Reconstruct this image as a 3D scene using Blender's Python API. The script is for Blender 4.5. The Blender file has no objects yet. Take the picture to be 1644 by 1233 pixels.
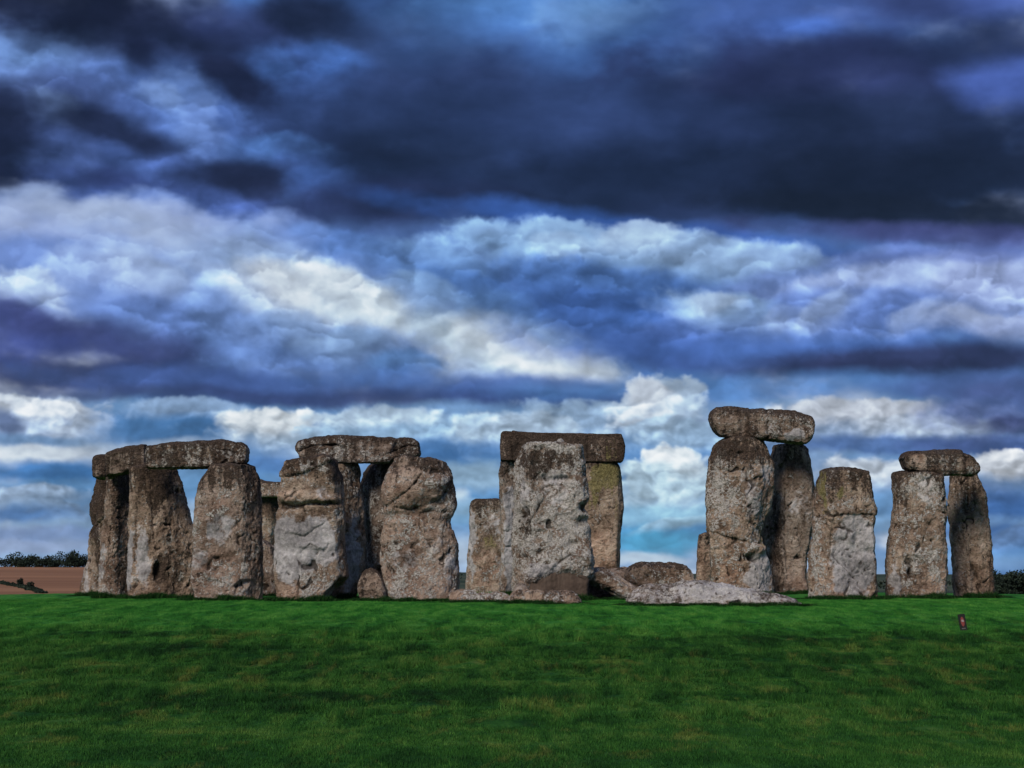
import bpy, math, random
import numpy as np
from mathutils import Vector

random.seed(7)
rng = np.random.default_rng(11)
SC = bpy.context.scene
COL = SC.collection

# ------------------------------------------------------------------ camera
EYE = 2.0                      # eye height in world units; the plain by the stones lies about 0.7 m below it
FPX = 3120.0                   # focal length in pixels of a 1644 px wide picture
PITCH = math.atan(308.5 / FPX)
cam = bpy.data.cameras.new('camera')
cam.sensor_width = 36.0
cam.lens = 36.0 * FPX / 1644.0
cam.clip_end = 20000
cam.clip_start = 0.5
camo = bpy.data.objects.new('camera', cam)
camo.location = (0, 0, EYE)
camo.rotation_euler = (math.radians(90) + PITCH, 0, 0)
COL.objects.link(camo)
SC.camera = camo


# ------------------------------------------------------------------ node helper
class N:
    def __init__(self, tree):
        self.t = tree
        self.n = tree.nodes
        self.l = tree.links

    def node(self, typ, **kw):
        n = self.n.new(typ)
        for k, v in kw.items():
            setattr(n, k, v)
        return n

    def put(self, sock, v):
        if v is None:
            return
        if isinstance(v, bpy.types.NodeSocket):
            self.l.new(v, sock)
        else:
            try:
                sock.default_value = v
            except Exception:
                sock.default_value = tuple(v) + (1.0,)

    def math(self, op, a, b=None, c=None, clamp=False):
        n = self.node('ShaderNodeMath', operation=op)
        n.use_clamp = clamp
        for i, v in enumerate((a, b, c)):
            self.put(n.inputs[i], v)
        return n.outputs[0]

    def vm(self, op, a, b=None, scale=None):
        n = self.node('ShaderNodeVectorMath', operation=op)
        self.put(n.inputs[0], a)
        self.put(n.inputs[1], b)
        if scale is not None:
            self.put(n.inputs['Scale'], scale)
        return n.outputs['Value'] if op in ('LENGTH', 'DOT_PRODUCT', 'DISTANCE') else n.outputs[0]

    def noise(self, vec, scale, detail=4, rough=0.5, dist=0.0, color=False, lac=2.0):
        n = self.node('ShaderNodeTexNoise')
        self.put(n.inputs['Vector'], vec)
        n.inputs['Scale'].default_value = scale
        n.inputs['Detail'].default_value = detail
        n.inputs['Roughness'].default_value = rough
        n.inputs['Distortion'].default_value = dist
        n.inputs['Lacunarity'].default_value = lac
        return n.outputs[1] if color else n.outputs[0]

    def mix(self, f, a, b, mode='MIX'):
        n = self.node('ShaderNodeMix', data_type='RGBA', blend_type=mode)
        n.clamp_result = False
        self.put(n.inputs[0], f)
        for s, v in ((n.inputs[6], a), (n.inputs[7], b)):
            if isinstance(v, bpy.types.NodeSocket):
                self.l.new(v, s)
            else:
                s.default_value = tuple(v)[:3] + (1.0,)
        return n.outputs[2]

    def rng(self, v, a, b, c=0.0, d=1.0, smooth=True):
        n = self.node('ShaderNodeMapRange')
        n.interpolation_type = 'SMOOTHSTEP' if smooth else 'LINEAR'
        self.put(n.inputs['Value'], v)
        for k, x in (('From Min', a), ('From Max', b), ('To Min', c), ('To Max', d)):
            self.put(n.inputs[k], x)
        return n.outputs[0]

    def mapping(self, v, loc=(0, 0, 0), rot=(0, 0, 0), scale=(1, 1, 1), typ='POINT'):
        n = self.node('ShaderNodeMapping', vector_type=typ)
        self.put(n.inputs['Vector'], v)
        n.inputs['Location'].default_value = loc
        n.inputs['Rotation'].default_value = rot
        n.inputs['Scale'].default_value = scale
        return n.outputs[0]

    def ramp(self, f, stops):
        n = self.node('ShaderNodeValToRGB')
        self.put(n.inputs[0], f)
        cr = n.color_ramp
        while len(cr.elements) > 1:
            cr.elements.remove(cr.elements[-1])
        cr.elements[0].position = stops[0][0]
        cr.elements[0].color = tuple(stops[0][1]) + (1,)
        for p, c in stops[1:]:
            e = cr.elements.new(p)
            e.color = tuple(c) + (1,)
        return n.outputs[0]


def lin(c):
    return tuple(((v / 255.0) / 12.92 if v / 255.0 <= 0.04045 else ((v / 255.0 + 0.055) / 1.055) ** 2.4) for v in c)


# ------------------------------------------------------------------ sky
SUN_EL, SUN_AZ = math.radians(38), math.radians(206)     # azimuth clockwise from +Y: behind the camera, to its left
world = bpy.data.worlds.new('World')
SC.world = world
world.use_nodes = True



_prm = np.random.default_rng(5).permutation(256).astype(np.int64)
_prm = np.concatenate([_prm, _prm])
_g = np.random.default_rng(6).normal(size=(256, 3))
_g /= np.linalg.norm(_g, axis=1)[:, None]
_g = _g.astype(np.float32)


def pn(x, y, z=0.0):
    """gradient noise, about -1..1, on arrays"""
    x, y, z = np.broadcast_arrays(np.asarray(x, np.float32), np.asarray(y, np.float32), np.asarray(z, np.float32))
    xi = np.floor(x); yi = np.floor(y); zi = np.floor(z)
    fx = x - xi; fy = y - yi; fz = z - zi
    xi = xi.astype(np.int64) & 255; yi = yi.astype(np.int64) & 255; zi = zi.astype(np.int64) & 255
    u = fx * fx * fx * (fx * (fx * 6 - 15) + 10)
    v = fy * fy * fy * (fy * (fy * 6 - 15) + 10)
    w = fz * fz * fz * (fz * (fz * 6 - 15) + 10)
    r = 0
    for a in (0, 1):
        pa = _prm[(xi + a) & 255]
        wa = u if a else 1 - u
        for b in (0, 1):
            pb = _prm[(pa + yi + b) & 255]
            wb = wa * (v if b else 1 - v)
            for c in (0, 1):
                g = _g[_prm[(pb + zi + c) & 255]]
                r = r + wb * (w if c else 1 - w) * (g[..., 0] * (fx - a) + g[..., 1] * (fy - b) + g[..., 2] * (fz - c))
    return r * 1.5


def fbm(x, y, z=0.0, octv=4, gain=0.5, lac=2.03):
    r = 0; a = 1.0; t = 0
    for i in range(octv):
        r = r + a * pn(x, y, z); t += a
        x = x * lac + 17.3; y = y * lac + 5.1; z = z * lac + 9.7; a *= gain
    return r / t * 1.4


def billow(x, y, z=0.0, octv=4, gain=0.5, lac=2.03, eps=.0):
    """rounded puffs with sharp creases, 0..1"""
    r = 0; a = 1.0; t = 0
    for i in range(octv):
        r = r + a * (np.sqrt(pn(x, y, z) ** 2 + eps) - eps ** .5); t += a
        x = x * lac + 11.3; y = y * lac + 7.1; z = z * lac + 3.7; a *= gain
    return np.minimum(r / t * 1.9, 1.3)


def sst(v, a, b):
    t = np.clip((v - a) / (b - a), 0, 1)
    return t * t * (3 - 2 * t)



CLOUDS = [
    # base tone of the bands
    (820, 100, 1100, 190, 0, (58, 76, 126), .85, .5, 1),
    (500, 480, 900, 150, -3, (104, 128, 190), .8, .5, 1),
    (1300, 490, 600, 130, 3, (92, 118, 184), .7, .5, 1),
    (820, 740, 1100, 110, 0, (96, 132, 182), .7, .5, 1),
    (820, 830, 1100, 70, 0, (88, 134, 184), .8, .6, .6),
    # upper left: torn lighter cloud
    (90, 140, 190, 90, 0, (106, 128, 192), .8, .6, 1.6),
    (120, 250, 160, 110, 0, (84, 96, 156), .7, .6, 1.4),
    (60, 105, 90, 30, 10, (124, 150, 210), .8, .5, 2.2),
    (300, 185, 120, 70, -35, (98, 122, 192), .8, .5, 2.2),
    (300, 175, 55, 35, -50, (128, 152, 215), .7, .5, 2.5),
    (330, 215, 30, 35, 0, (128, 150, 214), .7, .6, 2.5),
    (245, 168, 36, 16, -20, (140, 162, 218), .6, .6, 2),
    (100, 190, 40, 14, -20, (136, 156, 208), .6, .8, 2.2),
    (200, 300, 170, 50, -12, (84, 104, 170), .8, .5, 2),
    (100, 290, 60, 60, -30, (96, 112, 176), .6, .5, 2),
    (460, 120, 130, 40, 0, (76, 100, 168), .7, .6, 1.5),
    (510, 108, 70, 28, -12, (88, 124, 204), .8, .6, 1.5),
    (430, 115, 28, 28, -30, (92, 128, 206), .8, .6, 1.5),
    (450, 245, 70, 24, 0, (96, 130, 200), .8, .6, 1.5),
    (520, 290, 110, 34, 0, (82, 110, 182), .8, .6, 1.5),
    (600, 170, 90, 20, -10, (82, 110, 180), .6, .6, 1),
    (386, 14, 26, 30, 0, (92, 130, 205), .8, .7, 1),
    (250, 330, 260, 30, -8, (76, 92, 156), .6, .5, 2),
    # top right: lighter blue
    (960, 50, 330, 75, 0, (80, 114, 182), .85, .6, 1),
    (880, 15, 180, 45, 0, (98, 138, 202), .7, .6, 1.6),
    (925, 34, 60, 26, 15, (126, 160, 214), .6, .8, 2.0),
    (1000, 32, 70, 18, 12, (122, 154, 212), .55, .8, 2.0),
    (1040, 105, 150, 26, 0, (88, 124, 196), .75, .7, 1),
    (1280, 45, 240, 50, 0, (74, 94, 160), .8, .7, 1),
    (1290, 68, 60, 20, 0, (80, 110, 190), .8, .7, 1),
    (1480, 30, 110, 40, 0, (66, 76, 130), .8, .6, 1),
    (1620, 20, 80, 40, 0, (84, 100, 172), .8, .6, 1),
    # the great dark bank
    (1080, 230, 620, 120, 0, (50, 66, 112), .9, .5, .9),
    (700, 160, 150, 70, 10, (58, 72, 122), .8, .6, .8),
    (1450, 230, 400, 130, -4, (42, 54, 92), .9, .5, .9),
    (1290, 130, 260, 50, -4, (52, 58, 104), .7, .6, .8),
    (1600, 160, 75, 40, 0, (90, 108, 188), .9, .5, .8),
    (1590, 100, 100, 30, 0, (46, 58, 98), .8, .6, .8),
    (1400, 220, 210, 55, 0, (34, 44, 74), .8, .6, .8),
    (660, 245, 140, 36, 0, (33, 43, 72), .9, .6, .8),
    (740, 200, 200, 60, 0, (48, 64, 106), .7, .6, .8),
    (980, 205, 220, 35, 0, (54, 70, 118), .7, .7, .8),
    (1150, 200, 100, 30, -20, (56, 70, 118), .7, .6, .8),
    (980, 295, 380, 52, 2, (34, 46, 78), .9, .5, .8),
    (1250, 300, 240, 40, 12, (46, 58, 98), .7, .6, .8),
    (1500, 300, 280, 60, 0, (31, 40, 66), .9, .5, .8),
    (1460, 352, 330, 30, -6, (27, 34, 54), .9, .5, .8),
    (590, 325, 170, 34, 3, (46, 54, 96), .85, .55, .9),
    (660, 322, 110, 18, 0, (34, 42, 72), .8, .7, .9),
    (820, 345, 75, 24, 0, (28, 34, 58), .9, .6, .8),
    (360, 295, 100, 28, 0, (34, 40, 70), .95, .5, 1),
    (385, 315, 45, 22, 0, (34, 40, 70), .8, .5, 1),
    (190, 225, 95, 28, -22, (34, 40, 70), .9, .55, 1.2),
    (375, 145, 70, 24, -30, (34, 40, 72), .95, .5, 1.1),
    (255, 75, 210, 45, -4, (44, 50, 86), .85, .55, 1),
    (215, 105, 30, 35, 15, (36, 42, 76), .8, .6, 1),
    (290, 72, 80, 20, -8, (36, 44, 76), .7, .6, 1),
    (70, 30, 210, 52, 0, (28, 33, 58), .95, .5, 1),
    (400, 50, 90, 30, 0, (56, 66, 116), .7, .6, 1),
    (490, 35, 70, 34, -15, (38, 48, 80), .95, .5, .8),
    (550, 60, 70, 28, -15, (38, 48, 80), .9, .6, .8),
    (640, 70, 110, 40, 0, (60, 80, 130), .6, .6, .8),
    (15, 235, 62, 66, -20, (36, 42, 74), .9, .5, 1),
    (10, 300, 45, 40, 0, (34, 40, 70), .8, .6, 1),
    (165, 300, 50, 22, 0, (52, 62, 112), .8, .6, 1.3),
    # middle: the great bright cloud, left
    (190, 400, 330, 62, -4, (134, 150, 208), .95, .28, 1.2),
    (110, 372, 220, 30, 0, (180, 190, 228), .9, .35, 1.1),
    (330, 420, 260, 34, -16, (188, 200, 230), .8, .45, 1.2),
    (300, 480, 330, 80, -8, (120, 138, 202), .8, .6, 1.2),
    (120, 440, 70, 40, 20, (160, 174, 220), .6, .6, 1.5),
    (240, 450, 70, 30, -20, (176, 190, 228), .7, .6, 1.5),
    (480, 470, 170, 60, -20, (160, 178, 220), .7, .6, 1.4),
    (620, 520, 260, 60, -18, (166, 186, 222), .8, .6, 1.4),
    (450, 462, 70, 30, -20, (222, 230, 244), .8, .7, 1.6),
    (575, 490, 110, 34, -28, (222, 234, 244), .8, .7, 1.6),
    (520, 455, 70, 22, -15, (214, 224, 240), .7, .7, 1.6),
    (830, 560, 170, 50, -12, (190, 210, 232), .9, .4, 1.4),
    (800, 545, 90, 32, -15, (226, 236, 245), .85, .7, 1.5),
    (900, 582, 95, 26, -14, (222, 232, 244), .85, .6, 1.5),
    (700, 590, 50, 32, 30, (216, 228, 240), .8, .5, 1.8),
    (470, 560, 260, 55, -6, (98, 122, 184), .8, .6, 1.5),
    (560, 545, 60, 24, 0, (146, 168, 210), .7, .6, 1.8),
    (640, 585, 70, 24, 0, (94, 128, 184), .7, .6, 1.5),
    (360, 520, 90, 36, -30, (128, 148, 206), .6, .6, 1.6),
    (60, 490, 80, 34, -22, (172, 186, 226), .95, .32, 1.6),
    (110, 520, 60, 20, -25, (146, 160, 208), .8, .5, 1.6),
    (40, 540, 110, 45, -12, (74, 80, 142), .9, .5, 1.2),
    (180, 560, 150, 34, -12, (62, 66, 120), .85, .6, 1.2),
    (120, 608, 260, 26, -1, (50, 54, 98), .92, .5, .8),
    (60, 572, 120, 20, 0, (70, 80, 146), .7, .6, 1),
    (420, 622, 340, 24, -2, (76, 96, 158), .85, .6, .8),
    (450, 640, 420, 13, 0, (58, 68, 116), .8, .6, .5),
    (860, 625, 190, 26, 0, (78, 100, 164), .9, .5, .8),
    (900, 640, 150, 13, 0, (56, 66, 118), .85, .5, .5),
    (620, 605, 130, 16, 0, (84, 112, 176), .7, .6, 1),
    (700, 430, 110, 30, -14, (120, 150, 204), .7, .6, 1.5),
    (760, 470, 90, 24, -14, (84, 116, 178), .6, .6, 1.5),
    (820, 500, 80, 26, -14, (120, 150, 198), .6, .6, 1.6),
    (560, 400, 120, 24, -12, (98, 126, 190), .6, .6, 1.4),
    (690, 470, 60, 20, -20, (150, 176, 216), .6, .6, 1.6),
    (250, 520, 60, 30, -20, (110, 128, 190), .6, .6, 1.5),
    (480, 520, 60, 26, -10, (152, 172, 214), .6, .6, 1.8),
    # middle right
    (1010, 372, 340, 20, -8, (66, 100, 178), .8, .6, 1),
    (960, 410, 240, 45, -6, (140, 168, 214), .95, .35, 1.5),
    (1120, 410, 260, 28, -8, (158, 180, 220), .85, .45, 1.5),
    (1030, 378, 50, 22, 0, (178, 198, 230), .8, .4, 1.8),
    (890, 378, 60, 22, 0, (150, 178, 220), .7, .4, 1.8),
    (900, 400, 50, 22, 0, (168, 190, 226), .6, .5, 1.8),
    (1000, 490, 240, 58, -8, (76, 108, 176), .85, .6, 1.5),
    (930, 450, 110, 26, -10, (90, 120, 184), .7, .6, 1.6),
    (990, 520, 130, 46, -12, (68, 98, 168), .7, .6, 1.5),
    (1090, 560, 75, 24, 0, (54, 60, 112), .85, .6, 1.2),
    (1440, 470, 320, 60, 6, (126, 142, 202), .9, .38, 1.5),
    (1500, 450, 220, 26, 4, (164, 174, 218), .8, .5, 1.5),
    (1600, 470, 90, 50, 0, (168, 176, 222), .8, .6, 1.6),
    (1180, 498, 95, 22, -8, (150, 174, 218), .9, .5, 1.9),
    (1265, 512, 40, 16, 0, (174, 190, 224), .8, .5, 1.9),
    (1150, 486, 34, 14, 0, (182, 198, 228), .7, .5, 1.9),
    (1380, 505, 160, 36, 0, (104, 124, 192), .7, .6, 1.5),
    (1330, 500, 40, 18, 30, (160, 174, 216), .7, .5, 1.9),
    (1470, 518, 46, 16, 20, (166, 178, 218), .6, .8, 2.2),
    (1563, 525, 56, 15, -12, (188, 196, 228), .65, .8, 2.2),
    (1610, 545, 40, 22, 0, (166, 174, 220), .6, .5, 2),
    (1240, 570, 330, 30, -3, (80, 108, 180), .85, .6, 1),
    (1470, 590, 260, 26, -1, (50, 55, 94), .95, .5, .7),
    (1350, 600, 140, 12, 0, (46, 50, 88), .7, .6, .7),
    (1520, 392, 260, 18, -4, (80, 82, 138), .85, .6, .8),
    (1560, 420, 200, 14, 0, (98, 108, 170), .7, .6, 1),
    (1180, 625, 300, 22, 0, (92, 130, 190), .8, .6, .8),
    (1560, 632, 160, 18, 0, (88, 104, 164), .8, .6, .8),
    # low band under the flat base line
    (820, 660, 900, 12, 0, (122, 150, 190), .6, .6, .8),
    (75, 676, 110, 34, 0, (168, 178, 206), .95, .3, 1.8),
    (60, 658, 80, 16, 0, (206, 210, 222), .8, .4, 1.8),
    (150, 690, 40, 16, 0, (186, 194, 214), .8, .4, 2),
    (18, 690, 24, 18, -20, (86, 98, 142), .8, .5, 1.2),
    (270, 690, 110, 26, 0, (80, 120, 172), .8, .5, 1.2),
    (300, 660, 90, 14, 0, (154, 172, 206), .8, .4, 1.5),
    (450, 688, 90, 32, -4, (170, 184, 208), .95, .3, 1.9),
    (440, 676, 70, 20, 0, (222, 228, 236), .9, .4, 2),
    (620, 690, 130, 28, 0, (150, 172, 202), .9, .35, 1.7),
    (590, 668, 100, 14, 0, (184, 198, 218), .8, .4, 1.7),
    (780, 690, 60, 28, 0, (176, 192, 214), .9, .4, 1.8),
    (700, 722, 120, 14, 0, (70, 112, 168), .8, .5, 1),
    (230, 722, 130, 11, 0, (176, 186, 208), .8, .5, .8),
    (60, 732, 130, 12, 0, (206, 212, 224), .9, .5, .7),
    (60, 712, 110, 8, 0, (112, 140, 182), .7, .5, .7),
    (100, 765, 120, 15, 0, (66, 116, 176), .9, .5, .9),
    (930, 672, 130, 28, 0, (158, 176, 206), .9, .35, 1.8),
    (860, 680, 60, 20, 0, (178, 192, 214), .8, .4, 1.8),
    (1065, 655, 66, 48, 10, (178, 192, 216), .95, .25, 2),
    (1050, 635, 36, 26, 0, (214, 220, 234), .85, .4, 2),
    (1040, 680, 46, 20, 0, (204, 212, 228), .8, .4, 2),
    (1090, 700, 90, 26, 0, (158, 178, 206), .8, .4, 1.8),
    (1080, 738, 40, 20, 0, (220, 226, 234), .85, .4, 2),
    (1075, 780, 90, 40, 0, (182, 200, 216), .85, .4, 1.7),
    (1110, 745, 30, 20, 0, (206, 216, 228), .7, .4, 2),
    (1420, 690, 200, 36, 2, (148, 160, 192), .95, .35, 1.4),
    (1370, 668, 120, 18, 0, (206, 208, 220), .9, .4, 1.7),
    (1470, 690, 120, 14, 0, (188, 194, 212), .7, .5, 1.6),
    (1600, 660, 110, 30, 0, (90, 100, 156), .85, .4, 1.2),
    (1620, 690, 70, 14, 0, (60, 66, 112), .8, .5, 1),
    (1400, 722, 150, 14, 0, (70, 96, 150), .85, .5, .9),
    (1600, 722, 120, 16, 0, (70, 82, 136), .8, .5, .9),
    (1620, 755, 80, 24, 0, (212, 214, 224), .95, .35, 1.8),
    (1430, 765, 110, 18, 0, (200, 204, 216), .85, .45, 1.6),
    (1560, 790, 150, 20, 0, (118, 142, 184), .8, .5, 1.2),
    (1600, 830, 130, 42, 0, (64, 98, 160), .85, .6, 1),
    (1620, 860, 60, 16, 20, (120, 142, 188), .7, .5, 1.4),
    (1430, 810, 80, 16, 0, (110, 140, 182), .7, .5, 1.2),
    (1415, 868, 24, 14, 0, (214, 218, 230), .8, .6, 1.2),
    (1470, 895, 120, 14, 0, (88, 140, 200), .7, .6, .8),
    (200, 790, 300, 12, 0, (96, 140, 190), .6, .6, 1),
    (850, 812, 300, 10, 0, (176, 194, 214), .6, .6, 1),
    (300, 850, 300, 9, 0, (150, 172, 204), .6, .6, 1),
    (1300, 842, 400, 9, 0, (140, 166, 200), .5, .6, 1),
    (820, 905, 1300, 16, 0, (138, 160, 196), .6, .6, .6),
    # under the lintels
    (80, 800, 70, 13, 0, (166, 180, 208), .9, .4, 1.8),
    (115, 825, 50, 15, -20, (150, 166, 198), .8, .5, 1.6),
    (40, 835, 90, 14, 0, (80, 118, 176), .8, .6, 1),
    (60, 868, 120, 12, 0, (130, 142, 184), .8, .6, .8),
    (40, 885, 120, 9, 0, (152, 158, 190), .8, .6, .8),
    (300, 780, 60, 26, 0, (120, 156, 200), .7, .6, 1.2),
    (310, 830, 60, 24, 0, (176, 190, 212), .7, .6, 1.2),
    (440, 748, 40, 14, 0, (76, 116, 176), .7, .6, 1),
    (760, 765, 90, 20, 0, (160, 182, 206), .8, .5, 1.2),
    (738, 793, 14, 8, 0, (202, 214, 228), .7, .7, 1.0),
    (760, 820, 60, 16, 0, (138, 170, 202), .7, .6, 1),
    (745, 890, 50, 30, 0, (190, 200, 216), .7, .6, .8),
    (1060, 830, 130, 18, 0, (140, 174, 200), .8, .5, 1.2),
    (1060, 872, 70, 22, 0, (86, 154, 192), .9, .6, 1),
    (1050, 902, 60, 8, 0, (190, 200, 216), .8, .6, 1),
    (1090, 845, 60, 8, 10, (160, 184, 206), .7, .5, 1.4),
]



def puffs(x, y, z, octv, g_=.49):
    """heaped cloud: overlapping rounded heads with darker clefts between them, about -1..1"""
    r = 0; a = 1.0; t = 0
    for i in range(octv):
        n = pn(x, y, z)
        r = r + a * (1.0 - 2.2 * (np.sqrt(n * n + .004) - .063) if i % 2 else 2.6 * (np.sqrt(n * n + .006) - .077) - .55); t += a
        x = x * 1.93 + 11.3; y = y * 1.93 + 7.1; z = z * 1.93 + 3.7; a *= g_
    return r / t


def sky_colour(az, el, fine):
    """radiance of the sky towards (azimuth from +Y, elevation), in radians; linear RGB"""
    K = 31.2
    dx = np.sin(az) * np.cos(el) * K; dy = np.cos(az) * np.cos(el) * K; dz = np.sin(el) * K
    dx, dy, dz = (v.astype(np.float32) for v in (dx, dy, dz))
    X = 8.22 + az * K
    H = el * K
    f = fine
    # broken cloud that closes all the way round; darker aloft, paler to the horizon
    big = fbm(dx * .16, dy * .16, dz * .38, 4 + f) * .9 + .5
    T = np.clip((big - .25) / .5, 0, 1)[..., None]
    hi = np.array([lin(c) for c in ((42, 56, 98), (58, 82, 138), (86, 118, 180), (156, 172, 208))])
    lo = np.array([lin(c) for c in ((62, 108, 168), (98, 138, 188), (160, 178, 205), (205, 212, 225))])
    def rmp(tab):
        t = T[..., 0] * 3; i = np.clip(t.astype(int), 0, 2); fr = (t - i)[..., None]
        return tab[i] * (1 - fr) + tab[i + 1] * fr
    hz = sst(H, 1.8, 6.0)[..., None]
    col = rmp(lo) * (1 - hz) + rmp(hi) * hz
    # slow warp, then a finer one
    s = .5
    w1x = fbm(dx * s, dy * s, dz * s * 1.5, 3); w1y = fbm(dx * s + 40, dy * s, dz * s * 1.5, 3)
    s = 1.7
    w2x = fbm(dx * s + 9, dy * s, dz * s * 1.2, 4 + f, .6); w2y = fbm(dx * s, dy * s + 31, dz * s * 1.2, 4 + f, .6)
    WX = X + .30 * w1x + .10 * w2x
    WY = H + .12 * w1y + .06 * w2y
    q = .09
    ux = dx + q * w2x; uz = dz + q * w2y
    near = sst(H, .6, 3.2) * .45 + .55                      # far cloud near the horizon is smaller
    k0 = 1.0 / near
    def pf_(ox, oz, sc, zs, n):
        return puffs((ux + ox) * sc, dy * sc, (uz + oz) * sc * zs, n)
    p1, p1b = pf_(0, 0, .85, 1.45, 4), pf_(-.13, .18, .85, 1.45, 4)
    p2, p2b = pf_(3, 1, 1.9, 1.45, 4), pf_(2.94, 1.08, 1.9, 1.45, 4)
    lowb = sst(H, 3.1, 2.4)
    pA = p1 * (1 - lowb) + p2 * lowb
    pAb = p1b * (1 - lowb) + p2b * lowb
    crisp = -.30 * pA - .14 * p2 + .10 * fbm(ux * 5, dy * 5, uz * 6, 3 + f, .6)
    soft_e = fbm(dx * .9 + 3, dy * .9, dz * 1.6, 4) * .35
    rim = np.zeros(az.shape, np.float32)
    for (cx, cy, rx, ry, rot, c, op, soft, en) in CLOUDS:
        cx = cx / 100.; cyy = (925 - cy) / 100.; rx_ = rx / 100.; ry_ = ry / 100.
        r = max(rx_, ry_) * 2.2 + .6
        m = (np.abs(WX - cx) < r) & (np.abs(WY - cyy) < max(ry_ * 2.4, rx_ * 2.2 * abs(math.sin(math.radians(rot)))) + .5)
        if not m.any():
            continue
        a = math.radians(rot)
        px = WX[m] - cx; py = WY[m] - cyy
        lx = (px * math.cos(a) + py * math.sin(a)) / rx_
        ly = (-px * math.sin(a) + py * math.cos(a)) / ry_
        ln = np.sqrt(lx * lx + ly * ly)
        isc = en >= 1.4
        amp = min(1.0, .45 / max(ry_, .25))
        if isc:
            dd = ln + crisp[m] * 1.25 * (en - .7) * amp
            so = soft * (.55 + 1.2 * sst(-ly, -.3, .8))
        else:
            dd = ln + soft_e[m] * en * 1.35 + crisp[m] * .32
            so = soft * 1.05
        al = op * sst(dd, 1 + so, 1 - so)
        lum = .3 * c[0] + .55 * c[1] + .15 * c[2]
        t = np.exp(-((lum - 125) / 75.) ** 2)              # middle tones lean to blue
        cc = np.array(lin((c[0] * (1 - .14 * t), c[1] * (1 - .045 * t), c[2] * (1 - .03 * t))))
        col[m] = col[m] * (1 - al[:, None]) + cc * al[:, None]
        rim[m] = rim[m] * (1 - al) + (1.0 if isc else .22) * al
    rel = pA - pAb
    rel2 = p2 - p2b
    broad = fbm(ux * .7 + 5, dy * .7, uz * 1.1, 4)
    streak = fbm(dx * .8, dy * .8, dz * 6.0, 5, .55) * .34 * sst(H, 3.0, 1.8)
    k = (.18 + .82 * rim) * np.maximum(.32 + .68 * sst(H, 6.2, 5.2), .85 * sst(np.abs(X - 1), 5.5, 3.5)) * sst(H, -.4, .9)
    # heads of cloud standing one before the other: each brightens to a crisp crown, and a shaded base starts behind it
    def heads(fh, sc, amp, ox, n):
        h_ = puffs((ux + ox) * sc, dy * sc, uz * sc * 1.15, n, .60)
        h2 = fbm((ux + ox) * sc * .45, dy * sc * .45, uz * sc * .7, 3)
        t = H * fh + amp * h_ + 1.1 * h2 + ox
        sw = t - np.floor(t)
        wd = .12 + .60 * sst(fbm((ux - ox) * sc * .9, dy * sc * .9, uz * sc * 1.1, 4), -.32, .22)
        return np.where(sw > 1 - wd, (1 - wd) * (1 - sst(sw, 1 - wd, 1.0)), sw) - .33, wd
    hd1, wd1 = heads(1.0, .70, .42, 0.0, 5 + f)
    hd2, wd2 = heads(2.2, 1.5, .50, 7.3, 4 + f)
    hd = hd1 * .62 + hd2 * .42
    soft2 = fbm(ux * 1.5 + 9, dy * 1.5, uz * 2.2, 4, .45)
    k2 = (.45 + .55 * rim) * np.maximum(sst(H, 6.6, 5.0), .8 * sst(np.abs(X - 1), 5.5, 3.5)) * .70 + .30
    g = np.exp(k * (rel * .45 + rel2 * .20 + pA * .08 + streak) + k2 * (broad * .40 + soft2 * .30 + hd * 1.0 * (.35 + .65 * rim)))
    col = col * g[..., None]
    # contrast about the mean tone of the deck
    deck = fbm(dx * .42 + 2, dy * .42, dz * .95, 5, .5)
    col = col * np.exp(sst(H, 5.2, 6.2) * deck * .62)[..., None]
    L = (col * np.array([.25, .6, .15])).sum(-1, keepdims=True)
    col = col * np.clip((L / .20), .12, 1.25) ** .19
    col = np.where(col > .60, .60 + (1 - np.exp(-(col - .60) / .34)) * .36, col)
    return np.clip(col, .003, 1.0)



def sky_image(name, w, h, az0, az1, el0, el1, fine):
    a = az0 + (np.arange(w) + .5) / w * (az1 - az0)
    e = el0 + (np.arange(h) + .5) / h * (el1 - el0)
    A, E = np.meshgrid(a, e)
    c = sky_colour(A, E, fine)
    px = np.ones((h, w, 4), np.float32)
    px[..., :3] = c
    im = bpy.data.images.new(name, w, h, float_buffer=True)
    im.colorspace_settings.name = 'Non-Color'
    im.pixels.foreach_set(px.ravel())
    im.update()
    return im


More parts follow.
